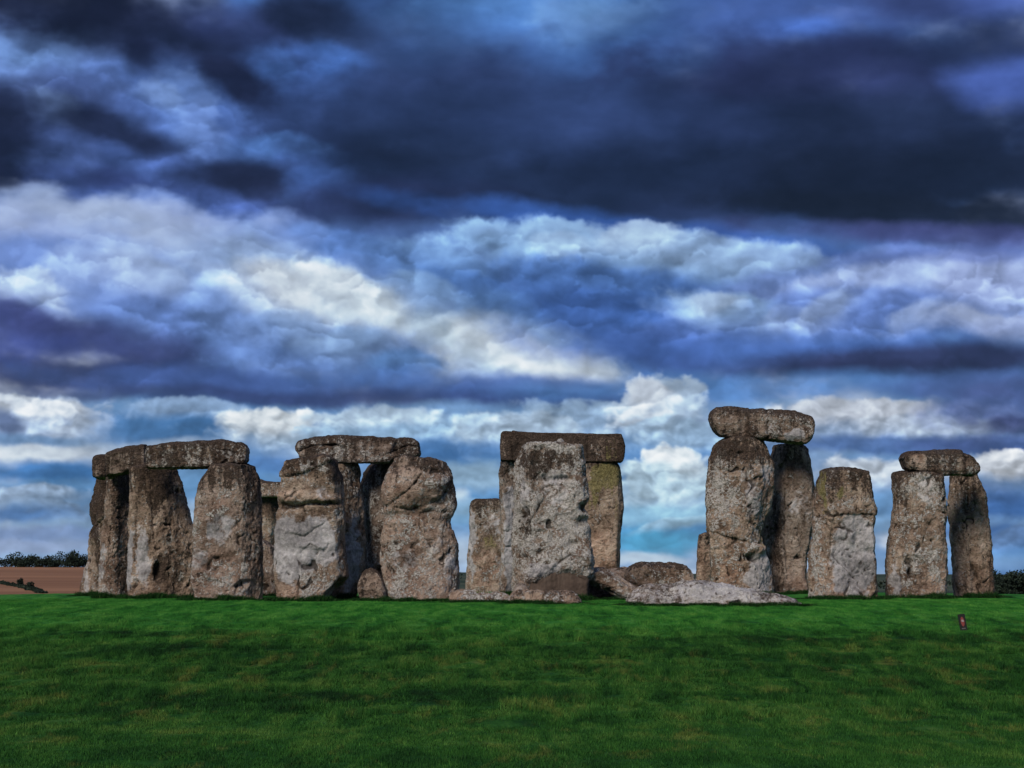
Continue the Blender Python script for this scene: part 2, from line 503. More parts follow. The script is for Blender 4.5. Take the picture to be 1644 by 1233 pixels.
def build_sky(world):
    """Clear Nishita sky seen through broken cloud. The cloud deck is computed above by noise, as a function of direction."""
    w = N(world.node_tree)
    w.n.clear()
    out = w.node('ShaderNodeOutputWorld')
    bg = w.node('ShaderNodeBackground')
    bg.inputs['Strength'].default_value = 0.1
    w.l.new(bg.outputs[0], out.inputs[0])
    sky = w.node('ShaderNodeTexSky', sky_type='NISHITA')
    sky.sun_disc = False
    sky.sun_elevation = SUN_EL
    sky.sun_rotation = SUN_AZ
    sky.dust_density = 0.6
    sky.ozone_density = 3.0
    d = w.node('ShaderNodeTexCoord').outputs['Generated']
    sep = w.node('ShaderNodeSeparateXYZ')
    w.l.new(d, sep.inputs[0])
    az = w.math('ARCTAN2', sep.outputs[0], sep.outputs[1])
    el = w.math('ARCSINE', sep.outputs[2])
    R = math.radians
    fineb = (R(-19), R(19), R(-1), R(19))
    fullb = (-math.pi, math.pi, R(-90), R(90))

    def tex(im, b):
        c = w.node('ShaderNodeCombineXYZ')
        w.l.new(w.rng(az, b[0], b[1], smooth=False), c.inputs[0])
        w.l.new(w.rng(el, b[2], b[3], smooth=False), c.inputs[1])
        t = w.node('ShaderNodeTexImage')
        t.image = im
        t.extension = 'EXTEND'
        t.interpolation = 'Cubic' if im.name == 'cloud_detail' else 'Linear'
        w.l.new(c.outputs[0], t.inputs[0])
        return t.outputs[0]
    c1 = tex(sky_image('cloud_detail', 1240, 652, *fineb, 1), fineb)
    c0 = tex(sky_image('cloud_all_round', 720, 360, *fullb, 0), fullb)
    inside = w.math('MULTIPLY', w.rng(w.math('ABSOLUTE', az), R(18.8), R(17.8)), w.math('MULTIPLY', w.rng(el, R(18.8), R(18)), w.rng(el, R(-.9), R(-.6))))
    cloud = w.vm('SCALE', w.mix(inside, c0, c1), scale=10.0)
    fin = w.mix(0.025, cloud, w.mix(1.0, sky.outputs[0], (0.6, 0.8, 1.0), 'MULTIPLY'))
    w.l.new(fin, bg.inputs['Color'])
    world.cycles.sampling_method = 'MANUAL'
    world.cycles.sample_map_resolution = 512


build_sky(world)



sun = bpy.data.lights.new('sun', 'SUN')
sun.energy = 3.3
sun.angle = math.radians(19)
sun.color = (1.0, 0.90, 0.78)
suno = bpy.data.objects.new('sun', sun)
sd = Vector((math.sin(SUN_AZ) * math.cos(SUN_EL), math.cos(SUN_AZ) * math.cos(SUN_EL), math.sin(SUN_EL)))
suno.rotation_euler = (-sd).to_track_quat('-Z', 'Y').to_euler()
COL.objects.link(suno)

SC.view_settings.view_transform = 'Standard'
SC.view_settings.look = 'None'
SC.view_settings.exposure = 0.0
SC.view_settings.gamma = 1.0
SC.view_settings.use_curve_mapping = False


# ------------------------------------------------------------------ places
_cp, _sp = math.cos(PITCH), math.sin(PITCH)


def at(px, py, Y):
    """world x, z of a traced point that stands Y metres down the view"""
    cx = (px - 822) / FPX
    cy = (616.5 - py) / FPX
    k = Y / (_cp - cy * _sp)
    return cx * k, EYE + (_sp + cy * _cp) * k


def tag(o, label=None, cat=None, group=None, kind=None):
    if label: o['label'] = label
    if cat: o['category'] = cat
    if group: o['group'] = group
    if kind: o['kind'] = kind
    return o


def link(o, parent=None):
    COL.objects.link(o)
    if parent is not None:
        o.parent = parent
    return o


def empty(name, loc):
    o = bpy.data.objects.new(name, None)
    o.location = loc
    o.empty_display_size = .3
    return link(o)


def mesh_np(name, V, F, mat, smooth=True, F3=None):
    """mesh from an (n,3) array and an (m,4) quad array (and triangles)"""
    me = bpy.data.meshes.new(name)
    V = np.asarray(V, np.float32)
    F = np.asarray(F if F is not None else np.zeros((0, 4)), np.int32).reshape(-1, 4)
    T = np.asarray(F3 if F3 is not None else np.zeros((0, 3)), np.int32).reshape(-1, 3)
    me.vertices.add(len(V))
    me.vertices.foreach_set('co', V.ravel())
    nl = F.size + T.size
    me.loops.add(nl)
    me.loops.foreach_set('vertex_index', np.concatenate([F.ravel(), T.ravel()]))
    me.polygons.add(len(F) + len(T))
    st = np.concatenate([np.arange(len(F)) * 4, F.size + np.arange(len(T)) * 3]).astype(np.int32)
    me.polygons.foreach_set('loop_start', st)
    me.polygons.foreach_set('use_smooth', np.full(len(F) + len(T), smooth))
    me.update(calc_edges=True)
    me.validate()
    if mat is not None:
        me.materials.append(mat)
    return me


def attr(me, name, arr):
    a = me.color_attributes.new(name, 'FLOAT_COLOR', 'POINT')
    v = np.ones((len(arr), 4), np.float32)
    v[:, :arr.shape[1]] = arr
    a.data.foreach_set('color', v.ravel())


# ------------------------------------------------------------------ ground shape
_gy = np.array([-400, 0, 10, 16, 24, 30, 36, 42, 47, 52, 58, 66, 74, 92, 110, 160, 260, 420, 700, 1000, 1150, 1600, 6000])
_gz = np.array([-1.75, -1.66, -1.68, -1.71, -1.78, -1.78, -1.60, -1.30, -1.06, -.90, -.75, -.68, -.66, -.68, -.95, -2.4, -3.9, -3.1, .4, 4.6, 5.0, -4, -60.]) + EYE


def ground_z(x, y):
    x = np.asarray(x, np.float64); y = np.asarray(y, np.float64)
    # the foot of the slope bends away to the right, as the bank curves round the stones
    yy = y - np.clip(y - 20, 0, 30) / 30 * .0016 * x * np.abs(x) * np.clip((80 - y) / 30, 0, 1)
    z = np.interp(yy, _gy, _gz)
    z = (z + np.interp(yy - 1.5, _gy, _gz) + np.interp(yy + 1.5, _gy, _gz)) / 3
    r = np.hypot(x, y - 73)
    z = z - .75 * sst(r, 15.5, 40) * sst(y, 57, 64) * sst(y, 900, 400)
    far = sst(y, 300, 900)
    z = z - far * sst(x / np.maximum(y, 1), -.16, .05) * 4.2          # the ploughed hill is highest on the left
    z = z + far * fbm(x * .004, y * .004, 3.3, 3) * 1.2
    near = sst(y, 110, 60)
    bank = sst(y, 20, 28) * sst(y, 50, 42)
    z = z + bank * (.10 * fbm(x * 1.5 + y * .1, y * .42, 7.7, 4, .6))
    z = z + near * (.045 * fbm(x * .16, y * .32, 1.1, 3) + .03 * fbm(x * .7, y * 1.3, 2.2, 3))
    return z


# ------------------------------------------------------------------ materials
def new_mat(name):
    m = bpy.data.materials.new(name)
    m.use_nodes = True
    w = N(m.node_tree)
    b = w.n['Principled BSDF']
    b.inputs['Specular IOR Level'].default_value = 0.2
    b.inputs['Roughness'].default_value = 0.9
    return m, w, b


def stone_material():
    m, w, b = new_mat('weathered_sarsen')
    tc = w.node('ShaderNodeTexCoord')
    oi = w.node('ShaderNodeObjectInfo')
    off = w.vm('SCALE', (37.0, 91.0, 53.0), scale=oi.outputs['Random'])
    P = w.vm('ADD', tc.outputs['Object'], off)
    rnd = w.math('FRACT', w.math('MULTIPLY', oi.outputs['Random'], 7.31))
    rnd2 = w.math('FRACT', w.math('MULTIPLY', oi.outputs['Random'], 13.7))
    a1 = w.node('ShaderNodeVertexColor', layer_name='wear_shade')
    s1 = w.node('ShaderNodeSeparateColor'); w.l.new(a1.outputs[0], s1.inputs[0])
    grey, dark, yel = s1.outputs
    a2 = w.node('ShaderNodeVertexColor', layer_name='fine')
    s2 = w.node('ShaderNodeSeparateColor'); w.l.new(a2.outputs[0], s2.inputs[0])
    cav, lich, warm = s2.outputs
    n1 = w.noise(P, 1.0, 6, .6, .4)
    n2 = w.noise(P, 4.2, 7, .66, .3)
    n3 = w.noise(P, 22.0, 5, .7)
    drip = w.noise(w.mapping(P, scale=(5.5, 5.5, .8)), 1.0, 6, .62)
    n4 = w.noise(P, 10.5, 5, .66, .3)
    mott = w.math('ADD', w.math('MULTIPLY', n1, .46), w.math('ADD', w.math('MULTIPLY', n2, .30), w.math('MULTIPLY', n4, .24)))
    base = w.ramp(mott, [(.37, (.042, .029, .021)), (.44, (.125, .092, .068)), (.50, (.235, .182, .140)), (.55, (.35, .285, .228)), (.62, (.48, .41, .345))])
    warmc = w.ramp(mott, [(.37, (.085, .052, .038)), (.45, (.24, .158, .115)), (.52, (.40, .290, .225)), (.61, (.56, .45, .37))])
    base = w.mix(w.math('MULTIPLY', warm, .8, clamp=True), base, warmc)
    base = w.mix(1.0, base, w.mix(rnd, (.84, .86, .90), (1.20, 1.15, 1.08)), 'MULTIPLY')
    # smooth grey faces
    gcol = w.ramp(w.math('MULTIPLY_ADD', n4, .3, w.math('MULTIPLY_ADD', n2, .25, w.math('MULTIPLY', n1, .45))), [(.36, (.10, .098, .100)), (.47, (.24, .232, .236)), (.55, (.37, .36, .365)), (.65, (.54, .53, .54))])
    gm = w.rng(w.math('MULTIPLY_ADD', w.math('SUBTRACT', n2, .5), 1.5, w.math('MULTIPLY_ADD', w.math('SUBTRACT', n3, .5), .5, grey)), .30, .72)
    base = w.mix(w.math('MULTIPLY', gm, .92), base, gcol)
    # pale crustose lichen in specks and small blots; also paints a lit top rim
    ln = w.noise(P, 11.0, 5, .70, .5)
    ln2 = w.noise(P, 2.6, 4, .6)
    la = w.math('MULTIPLY_ADD', w.math('MULTIPLY_ADD', rnd2, .5, w.math('SUBTRACT', lich, .25)), .20, w.math('MULTIPLY_ADD', ln2, .80, w.math('SUBTRACT', ln, .50)))
    lm = w.rng(la, .575, .645)
    lcol = w.ramp(n3, [(.35, (.27, .245, .21)), (.5, (.46, .44, .405)), (.65, (.68, .67, .64))])
    base = w.mix(w.math('MULTIPLY', lm, w.rng(gm, 0, 1, .88, .45)), base, lcol)
    # dark weather stain from the tops, and shade painted on turned-away sides
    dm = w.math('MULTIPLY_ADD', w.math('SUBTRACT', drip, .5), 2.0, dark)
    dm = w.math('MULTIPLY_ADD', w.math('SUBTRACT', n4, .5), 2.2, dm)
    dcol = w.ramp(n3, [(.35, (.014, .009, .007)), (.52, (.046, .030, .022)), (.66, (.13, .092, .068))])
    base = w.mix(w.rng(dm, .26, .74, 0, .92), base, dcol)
    # yellow-green lichen
    ym = w.math('MULTIPLY_ADD', w.math('SUBTRACT', drip, .5), 1.8, w.math('MULTIPLY_ADD', w.math('SUBTRACT', n4, .5), 1.0, yel))
    base = w.mix(w.rng(ym, .36, .75, 0, .8), base, w.ramp(n3, [(.35, (.12, .095, .032)), (.65, (.34, .31, .13))]))
    # dirt in the pits and cracks, with their shade painted in
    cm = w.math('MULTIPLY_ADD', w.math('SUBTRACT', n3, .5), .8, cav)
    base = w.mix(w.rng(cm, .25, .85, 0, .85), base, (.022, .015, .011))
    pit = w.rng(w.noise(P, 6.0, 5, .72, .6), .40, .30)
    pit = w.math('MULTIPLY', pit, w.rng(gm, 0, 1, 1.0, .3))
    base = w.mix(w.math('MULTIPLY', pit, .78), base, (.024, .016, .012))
    w.l.new(base, b.inputs['Base Color'])
    hgt = w.math('ADD', w.math('MULTIPLY', n2, .6), w.math('ADD', w.math('MULTIPLY', n4, .6), w.math('MULTIPLY', n3, .3)))
    hgt = w.math('SUBTRACT', hgt, w.math('MULTIPLY', pit, .35))
    hgt = w.math('MULTIPLY_ADD', lm, .08, hgt)
    bp = w.node('ShaderNodeBump')
    w.l.new(w.rng(gm, 0, 1, 1.0, .42), bp.inputs['Strength'])
    bp.inputs['Distance'].default_value = .20
    w.l.new(hgt, bp.inputs['Height'])
    w.l.new(bp.outputs[0], b.inputs['Normal'])
    return m


M_STONE = stone_material()


def concrete_material():
    m, w, b = new_mat('brown_cement')
    P = w.node('ShaderNodeTexCoord').outputs['Object']
    n = w.noise(P, 2.2, 6, .6)
    dr = w.noise(w.mapping(P, scale=(6, 6, 1)), 1, 4, .6)
    c = w.ramp(w.math('MULTIPLY_ADD', dr, .5, w.math('MULTIPLY', n, .5)), [(.35, (.045, .032, .025)), (.5, (.082, .058, .045)), (.65, (.13, .098, .078))])
    w.l.new(c, b.inputs['Base Color'])
    bp = w.node('ShaderNodeBump'); bp.inputs['Strength'].default_value = .4; bp.inputs['Distance'].default_value = .03
    w.l.new(w.noise(P, 14, 5, .6), bp.inputs['Height']); w.l.new(bp.outputs[0], b.inputs['Normal'])
    return m


M_CEMENT = concrete_material()


# ------------------------------------------------------------------ stones
def section(corners, m, rounds=3, weight_front=1.6, cut=.15):
    """closed outline of a stone's plan: corners are (share of the width, depth in metres), rounded and evenly resampled"""
    p = np.array(corners, float)
    W = 2.0
    for _ in range(rounds):
        q = np.roll(p, -1, 0)
        a = p * (1 - cut) + q * cut
        b = p * cut + q * (1 - cut)
        p = np.stack([a, b], 1).reshape(-1, 2)
    p[:, 0] = (p[:, 0] - p[:, 0].min()) / (p[:, 0].max() - p[:, 0].min())
    p[:, 1] -= p[:, 1].min()
    q = np.roll(p, -1, 0)
    seg = np.hypot((q - p)[:, 0] * W, (q - p)[:, 1])
    wt = np.where((p[:, 1] + q[:, 1]) / 2 < p[:, 1].max() * .6, weight_front, .6)
    seg = seg * wt
    t = np.concatenate([[0], np.cumsum(seg)])
    tt = np.linspace(0, t[-1], m, endpoint=False)
    pp = np.vstack([p, p[:1]])
    return np.stack([np.interp(tt, t, pp[:, 0]), np.interp(tt, t, pp[:, 1])], 1)


def grid_normals(G):
    du = np.roll(G, -1, 1) - np.roll(G, 1, 1)
    dv = np.gradient(G, axis=0)
    n = np.cross(du, dv)
    l = np.linalg.norm(n, axis=2, keepdims=True)
    return n / np.maximum(l, 1e-9)


SEED = [0]


def relief(P, rough, seed, axis):
    """roughness of a sarsen in metres (outward) and how deep each point lies in a pit"""
    x, y, z = P[..., 0] + seed * 3.17, P[..., 1] + seed * 1.31, P[..., 2] + seed * 2.23
    if axis == 'x':
        fx, fz = .7, 1.8
    else:
        fx, fz = 1.8, .6
    big = fbm(x * .75, y * .75, z * .75, 3)
    flute = fbm(x * fx, y * 1.6, z * fz, 3)
    mid = fbm(x * 3.2, y * 3.2, z * 2.6, 4, .58)
    wx = fbm(x * 2.1, y * 2.1, z * 2.1 + 7, 2) * .3
    pitn = pn((x + wx) * 4.4, y * 4.4, (z + wx) * 3.6)
    pit = sst(pitn, .24, .62) * sst(fbm(x * .7 + 3, y * .7, z * .7, 2), -.10, .35)
    pit2 = sst(pn(x * 10.5, y * 10.5, z * 9.0), .28, .65) * sst(fbm(x * .9, y * .9 + 8, z * .9, 2), -.05, .35)
    crease = 1 - np.minimum(np.abs(pn((x + wx) * 1.5, y * 1.5, (z - wx) * 1.3 + 4)) / .05, 1)
    crease = crease * sst(fbm(x * .6, y * .6 + 4, z * .6, 2), 0, .3)
    d = .065 * big + .05 * flute + rough * (.052 * mid + .017 * fbm(x * 12, y * 12, z * 12, 3, .6)) \
        - rough * (.065 * pit + .034 * pit2) - .03 * crease * rough
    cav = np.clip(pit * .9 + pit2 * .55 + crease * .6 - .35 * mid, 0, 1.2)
    return d, cav


def stone(name, label, lr, Y, corners, top=None, axis='z', tb=None, feats=(), paint=(), rough=1.0, step=.032,
          cat='standing stone', group=None, grey=0.0, dark=.25, darktop=.75, yel=0.0, lich=.5, warm=.3, yaw=0.0,
          parent=None, mat=None, dscale=1.0, foot=.25, capdepth=.025):
    """axis z: an upright; lr = [(y, x_left, x_right), ...] from the top down.
       axis x: a lintel or a fallen stone; tb = [(x, y_top, y_bottom), ...] from left to right."""
    SEED[0] += 1
    seed = SEED[0]
    nrm_cap = []
    cor = np.array(corners, float)
    Ym = Y + cor[:, 1].mean() * .4
    if axis == 'z':
        a = np.array(lr, float)
        if top is not None:
            yc = max(y for _, y in top) + 1.5
            xl_, xr_ = np.interp(yc, a[:, 0], a[:, 1]), np.interp(yc, a[:, 0], a[:, 2])
            lr = [(y, xl_ if y < yc else l_, xr_ if y < yc else r_) for y, l_, r_ in lr]
            a = np.array(lr, float)
        ys = a[:, 0]
        zz = np.array([at(822, y, Ym)[1] for y in ys])
        L = np.array([at(x, y, Ym)[0] for y, x, _ in lr])
        R = np.array([at(x, y, Ym)[0] for y, _, x in lr])
        order = np.argsort(zz)
        zz, L, R = zz[order], L[order], R[order]
        xm = (L[0] + R[0]) / 2
        zb = float(ground_z(xm, Ym)) - foot
        ztop = zz[-1]
        n = max(24, int((ztop - zb) / step))
        s = np.linspace(zb, ztop, n)
        lo = np.interp(s, zz, L); hi = np.interp(s, zz, R)
        k = np.array([.25, .5, .25])
        for _ in range(2):
            lo[1:-1] = np.convolve(lo, k, 'valid'); hi[1:-1] = np.convolve(hi, k, 'valid')
    else:
        a = np.array(tb, float)
        xs = np.array([at(x, 900, Ym)[0] for x in a[:, 0]])
        zt = np.array([at(x, y, Ym)[1] for x, y, _ in tb])
        zbm = np.array([at(x, y, Ym)[1] for x, _, y in tb])
        n = max(20, int((xs[-1] - xs[0]) / step))
        s = np.linspace(xs[0], xs[-1], n)
        lo = np.interp(s, xs, zbm); hi = np.interp(s, xs, zt)
        k = np.array([.25, .5, .25])
        for _ in range(2):
            lo[1:-1] = np.convolve(lo, k, 'valid'); hi[1:-1] = np.convolve(hi, k, 'valid')
    dep = cor[:, 1].max()
    per = 2 * (np.mean(hi - lo) + dep)
    m = max(28, int(per / step))
    sec = section(corners, m, cut=.10 if axis == 'x' else .14)
    f, d = sec[:, 0], sec[:, 1]
    # rings: body, then both caps shrinking to the middle
    span = hi - lo
    across = lo[:, None] + f[None, :] * span[:, None]
    # soften the ends: the outline draws in a little over the last few centimetres
    L_ = s[-1] - s[0]
    endr = min(.09, L_ * .15)
    e1 = np.clip((s[-1] - s) / endr, 0, 1)
    e0 = np.clip((s - s[0]) / endr, 0, 1) if axis == 'x' else np.ones_like(s)
    e = np.sqrt(np.clip(1 - (1 - np.minimum(e0, e1)) ** 2, 0, 1)) * .09 + .91
    dc = dep / 2
    depth = dc + (d[None, :] - dc) * e[:, None]
    mid_a = (lo + hi) / 2
    across = mid_a[:, None] + (across - mid_a[:, None]) * (.25 * e[:, None] + .75)
    S = np.repeat(s[:, None], m, 1)
    kr = max(6, int(min(np.mean(span), dep) / 2 / (step * 1.5)))
    def cap(i, sgn):
        rr = np.linspace(1, 0, kr + 1)[1:]
        am, dm = across[i].mean(), depth[i].mean()
        A = am + (across[i][None, :] - am) * rr[:, None]
        Dd = dm + (depth[i][None, :] - dm) * rr[:, None]
        Sx = s[i] + sgn * capdepth * (1 - rr[:, None] ** 2) * np.ones((1, m))
        return A, Dd, Sx
    A1, D1, S1 = cap(-1, 1)
    A0, D0, S0 = cap(0, -1)
    A = np.vstack([A0[::-1], across, A1]); Dp = np.vstack([D0[::-1], depth, D1]); Sx = np.vstack([S0[::-1], S, S1])
    if axis == 'z':
        X, Z = A, Sx
        if top is not None:
            tx = np.array([at(x, y, Ym)[0] for x, y in top]); tz = np.array([at(x, y, Ym)[1] for x, y in top])
            zl = np.interp(X, tx, tz)
            t = np.clip((Z - zb) / (ztop - zb), 0, 1.2)
            Z = Z + (zl - ztop) * np.clip((t - .7) / .3, 0, 1.2) ** 2
    else:
        X, Z = Sx, A
    Yc = Y + Dp + (X - X.mean()) * yaw
    G = np.stack([X, Yc, Z], 2)
    nr = grid_normals(G)
    ctr = G.reshape(-1, 3).mean(0)
    if ((G - ctr) * nr).sum() < 0:
        nr = -nr
    disp, cav = relief(G, rough, seed, axis)
    disp = disp * dscale
    front = np.clip(-nr[..., 1] * 1.6, 0, 1)
    sidefront = np.clip(-nr[..., 1] + .75, 0, 1)
    # position of every point in the tracing, to lay features on the front
    PX = 822 + G[..., 0] / Ym * FPX
    tanE = (G[..., 2] - EYE) / Ym
    PY = 616.5 - np.tan(np.arctan(tanE) - PITCH) * FPX
    wxp = 5.0 * fbm(G[..., 0] * 2 + seed, G[..., 1] * 2, G[..., 2] * 2, 4, .6)
    wyp = 5.0 * fbm(G[..., 0] * 2 + seed + 50, G[..., 1] * 2, G[..., 2] * 2, 4, .6)
    for ft in feats:
        if ft[0] == 'b':                      # bump or hollow: x, y, rx, ry, rot, height (m, minus = hollow)
            _, fx, fy, rx, ry, rot, h = ft
            r = math.radians(rot)
            qx, qy = PX + wxp - fx, PY + wyp - fy
            u = (qx * math.cos(r) - qy * math.sin(r)) / rx
            v = (qx * math.sin(r) + qy * math.cos(r)) / ry
            g = np.exp(-(u * u + v * v) ** 1.4) * sidefront
            disp = disp + h * g
            if h < 0:
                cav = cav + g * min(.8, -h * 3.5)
        elif ft[0] == 'c':                    # crack along a polyline: points, width px, depth, step (upper side proud)
            _, pts, wd, h, stp = ft
            dm_, sg = np.full(PX.shape, 1e9), np.zeros(PX.shape)
            for (x1, y1), (x2, y2) in zip(pts[:-1], pts[1:]):
                ex, ey = x2 - x1, y2 - y1
                t = np.clip(((PX + wxp * .5 - x1) * ex + (PY + wyp * .5 - y1) * ey) / (ex * ex + ey * ey), 0, 1)
                vx, vy = PX + wxp * .5 - (x1 + t * ex), PY + wyp * .5 - (y1 + t * ey)
                dd = np.hypot(vx, vy)
                side = np.sign(ex * vy - ey * vx)
                mm = dd < dm_
                dm_ = np.where(mm, dd, dm_); sg = np.where(mm, side, sg)
            brk = .42 + .58 * sst(fbm(G[..., 0] * 1.7 + seed, G[..., 1], G[..., 2] * 1.7 + wd, 3), -.25, .25)
            g = np.exp(-np.abs(dm_ / (wd * (.45 + .5 * brk))) ** 1.3) * sidefront * brk
            disp = disp - h * .8 * g
            if stp:
                disp = disp + np.where(sg < 0, stp, 0) * np.exp(-(dm_ / (wd * 7)) ** 2) * sidefront
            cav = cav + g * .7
    if axis == 'z':
        below = sst(G[..., 2], zb + foot + .35, zb + foot - .05)
    else:
        below = 0
    G = G + nr * disp[..., None]
    rows, cols = G.shape[:2]
    V = G.reshape(-1, 3)
    i = np.arange(rows - 1)[:, None] * cols
    j = np.arange(cols)[None, :]
    jn = (j + 1) % cols
    F = np.stack([i + j, i + jn, i + cols + jn, i + cols + j], 2).reshape(-1, 4)
    flat = nr.reshape(rows, cols, 3)
    # winding check against the outward normals
    p0, p1, p2 = V[F[:, 0]], V[F[:, 1]], V[F[:, 3]]
    fn = np.cross(p1 - p0, p2 - p0)
    if (fn * nr.reshape(-1, 3)[F[:, 0]]).sum() < 0:
        F = F[:, ::-1]
    # masks
    zrel = (G[..., 2] - G[..., 2].min()) / max(G[..., 2].max() - G[..., 2].min(), .1)
    up = np.clip(nr[..., 2], 0, 1)
    n_a = fbm(G[..., 0] * .9 + seed, G[..., 1] * .9, G[..., 2] * .6, 3)
    gm = np.full(zrel.shape, grey) + .25 * n_a
    dk = dark * .75 - .06 + (darktop + .25) * sst(zrel, .62, 1.0) + .35 * up + .30 * fbm(G[..., 0] * 1.1 + 5, G[..., 1] * 1.1 + seed, G[..., 2] * .8, 3)
    ye = np.full(zrel.shape, yel)
    li = lich + .5 * fbm(G[..., 0] * .8, G[..., 1] * .8 + seed, G[..., 2] * .8 + 2, 3)
    wa = warm + .35 * sst(zrel, .45, .0) + .4 * n_a
    ch = {'g': gm, 'd': dk, 'y': ye, 'l': li, 'w': wa, 'c': cav}
    for (c, fx, fy, rx, ry, rot, st) in paint:
        r = math.radians(rot)
        qx, qy = PX + wxp * 2.4 - fx, PY + wyp * 2.4 - fy
        u = (qx * math.cos(r) - qy * math.sin(r)) / rx
        v = (qx * math.sin(r) + qy * math.cos(r)) / ry
        dd = np.sqrt(u * u + v * v)
        ch[c] += st * sst(dd, 1.45, .6) * sidefront
        if c == 'g' and st > 0:
            ch['d'] -= .8 * st * sst(dd, 1.45, .6) * sidefront
            ch['l'] -= .5 * st * sst(dd, 1.45, .6) * sidefront
    org = np.array([V[:, 0].mean(), Ym, (zb if axis == 'z' else V[:, 2].min())])
    if parent is not None:
        po = np.array(parent.location)
        org = po
    me = mesh_np(name, V - org, F, mat or M_STONE)
    attr(me, 'wear_shade', np.stack([gm.ravel(), dk.ravel(), ye.ravel()], 1))
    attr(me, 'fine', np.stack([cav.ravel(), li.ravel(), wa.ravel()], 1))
    o = bpy.data.objects.new(name, me)
    if parent is None:
        o.location = org
        tag(o, label, cat, group)
    link(o, parent)
    return o


BOX = [(0.02, .18), (.30, .0), (.98, .10), (1.0, 1.0), (.5, 1.15), (0, 1.0)]
def box(edge=.75, lf=.12, rf=.55, dep=1.15, lfrac=.04):
    """plan with a front face from the left edge to `edge` and a right-hand face turning away behind it"""
    return [(0.0, lf), (lfrac, .0 + lf * .35), (edge, 0.0), (1.0, rf), (.98, dep), (.10, dep), (0.0, dep * .7)]


def side_left(edge=.3, lf=.5, dep=1.15):
    return [(0.0, lf), (edge, 0.0), (.97, .06), (1.0, .35), (.98, dep), (.05, dep)]


GU = 'upright stones of the circle'
GL = 'lintels lying across the uprights'
GF = 'fallen stones on the grass'

# ---- left run of four uprights carrying three lintels
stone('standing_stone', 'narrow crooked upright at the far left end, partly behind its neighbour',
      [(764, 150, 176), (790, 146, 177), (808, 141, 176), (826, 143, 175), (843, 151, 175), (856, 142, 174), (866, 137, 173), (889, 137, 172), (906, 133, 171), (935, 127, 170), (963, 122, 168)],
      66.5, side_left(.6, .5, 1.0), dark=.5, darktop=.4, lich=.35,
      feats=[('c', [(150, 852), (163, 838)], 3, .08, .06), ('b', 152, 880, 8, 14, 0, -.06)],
      paint=[('g', 138, 925, 10, 30, 10, .6), ('d', 150, 820, 10, 40, 0, .5), ('d', 160, 880, 6, 60, 8, .6), ('d', 163, 800, 6, 40, 0, .5)], group=GU)  # seam and right-hand side painted darker as shade
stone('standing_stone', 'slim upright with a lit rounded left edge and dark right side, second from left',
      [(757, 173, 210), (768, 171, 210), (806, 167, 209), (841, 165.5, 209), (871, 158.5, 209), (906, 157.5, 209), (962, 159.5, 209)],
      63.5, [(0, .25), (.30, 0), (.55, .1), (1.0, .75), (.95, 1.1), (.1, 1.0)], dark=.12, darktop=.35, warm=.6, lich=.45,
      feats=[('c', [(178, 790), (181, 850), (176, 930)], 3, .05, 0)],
      paint=[('g', 166, 900, 6, 40, 0, .5), ('w', 180, 900, 14, 60, 0, .3), ('d', 196, 850, 12, 110, 0, .5)], group=GU)  # right half darkened in the colour, as its shadow side
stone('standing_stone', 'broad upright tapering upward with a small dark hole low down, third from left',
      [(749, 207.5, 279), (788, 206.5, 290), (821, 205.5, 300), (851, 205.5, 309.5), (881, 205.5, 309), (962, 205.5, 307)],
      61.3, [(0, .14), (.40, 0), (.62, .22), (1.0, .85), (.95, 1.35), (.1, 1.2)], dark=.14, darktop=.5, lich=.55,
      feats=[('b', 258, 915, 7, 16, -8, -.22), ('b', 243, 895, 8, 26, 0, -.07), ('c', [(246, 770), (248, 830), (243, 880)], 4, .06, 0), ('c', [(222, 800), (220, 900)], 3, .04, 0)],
      paint=[('g', 211, 900, 7, 50, 0, .8), ('g', 233, 890, 9, 48, 6, .75), ('d', 256, 790, 14, 50, 0, .55), ('d', 288, 880, 18, 60, 0, .35), ('d', 258, 915, 12, 24, 0, .8)], group=GU)  # shade of the right side and of the hole painted in
stone('standing_stone', 'wide pinkish upright with a pitted face and rounded left shoulder, fourth from left',
      [(744, 350, 402), (752, 336, 406), (763, 325.5, 411), (779, 318.5, 413.5), (803, 312.5, 416), (822, 310.5, 415), (850, 311, 417), (890, 309, 418.5), (918, 306, 419), (937, 306.5, 419), (960, 312, 418)],
      59.3, box(.74, .2, .75, 1.25), top=[(330, 747), (391, 743.5), (405, 748)], dark=.0, darktop=.5, warm=.65, lich=.55,
      feats=[('b', 355, 900, 40, 6, 20, -.06), ('b', 352, 898, 5, 4, 0, -.1), ('b', 362, 908, 5, 4, 0, -.1), ('b', 349, 915, 5, 4, 0, -.1), ('b', 345, 925, 30, 5, -20, .06),
             ('b', 392, 938, 10, 5, 10, -.15), ('b', 355, 790, 24, 16, 0, -.05), ('b', 335, 835, 16, 20, 0, .05)],
      paint=[('g', 358, 850, 22, 26, 0, .75), ('g', 322, 900, 16, 24, 0, .5), ('w', 355, 910, 40, 34, 0, .5), ('w', 360, 792, 24, 20, 0, .6), ('d', 400, 830, 13, 80, 0, .25), ('l', 350, 930, 60, 30, 0, .3)], group=GU)  # right face painted darker, as turned from the sun
LBOX = [(0.0, .06), (.12, 0), (.9, 0.0), (1.0, .12), (1.0, .95), (0.0, 1.0)]
stone('lintel_stone', 'short lintel end jutting out above the crooked leftmost upright', None, 64.6, LBOX, axis='x',
      tb=[(146.5, 733, 766), (149, 731, 768), (157, 730, 767.5), (168, 729, 765.5)], dark=.8, darktop=.2, cat='lintel', group=GL, lich=.35, dscale=.6)
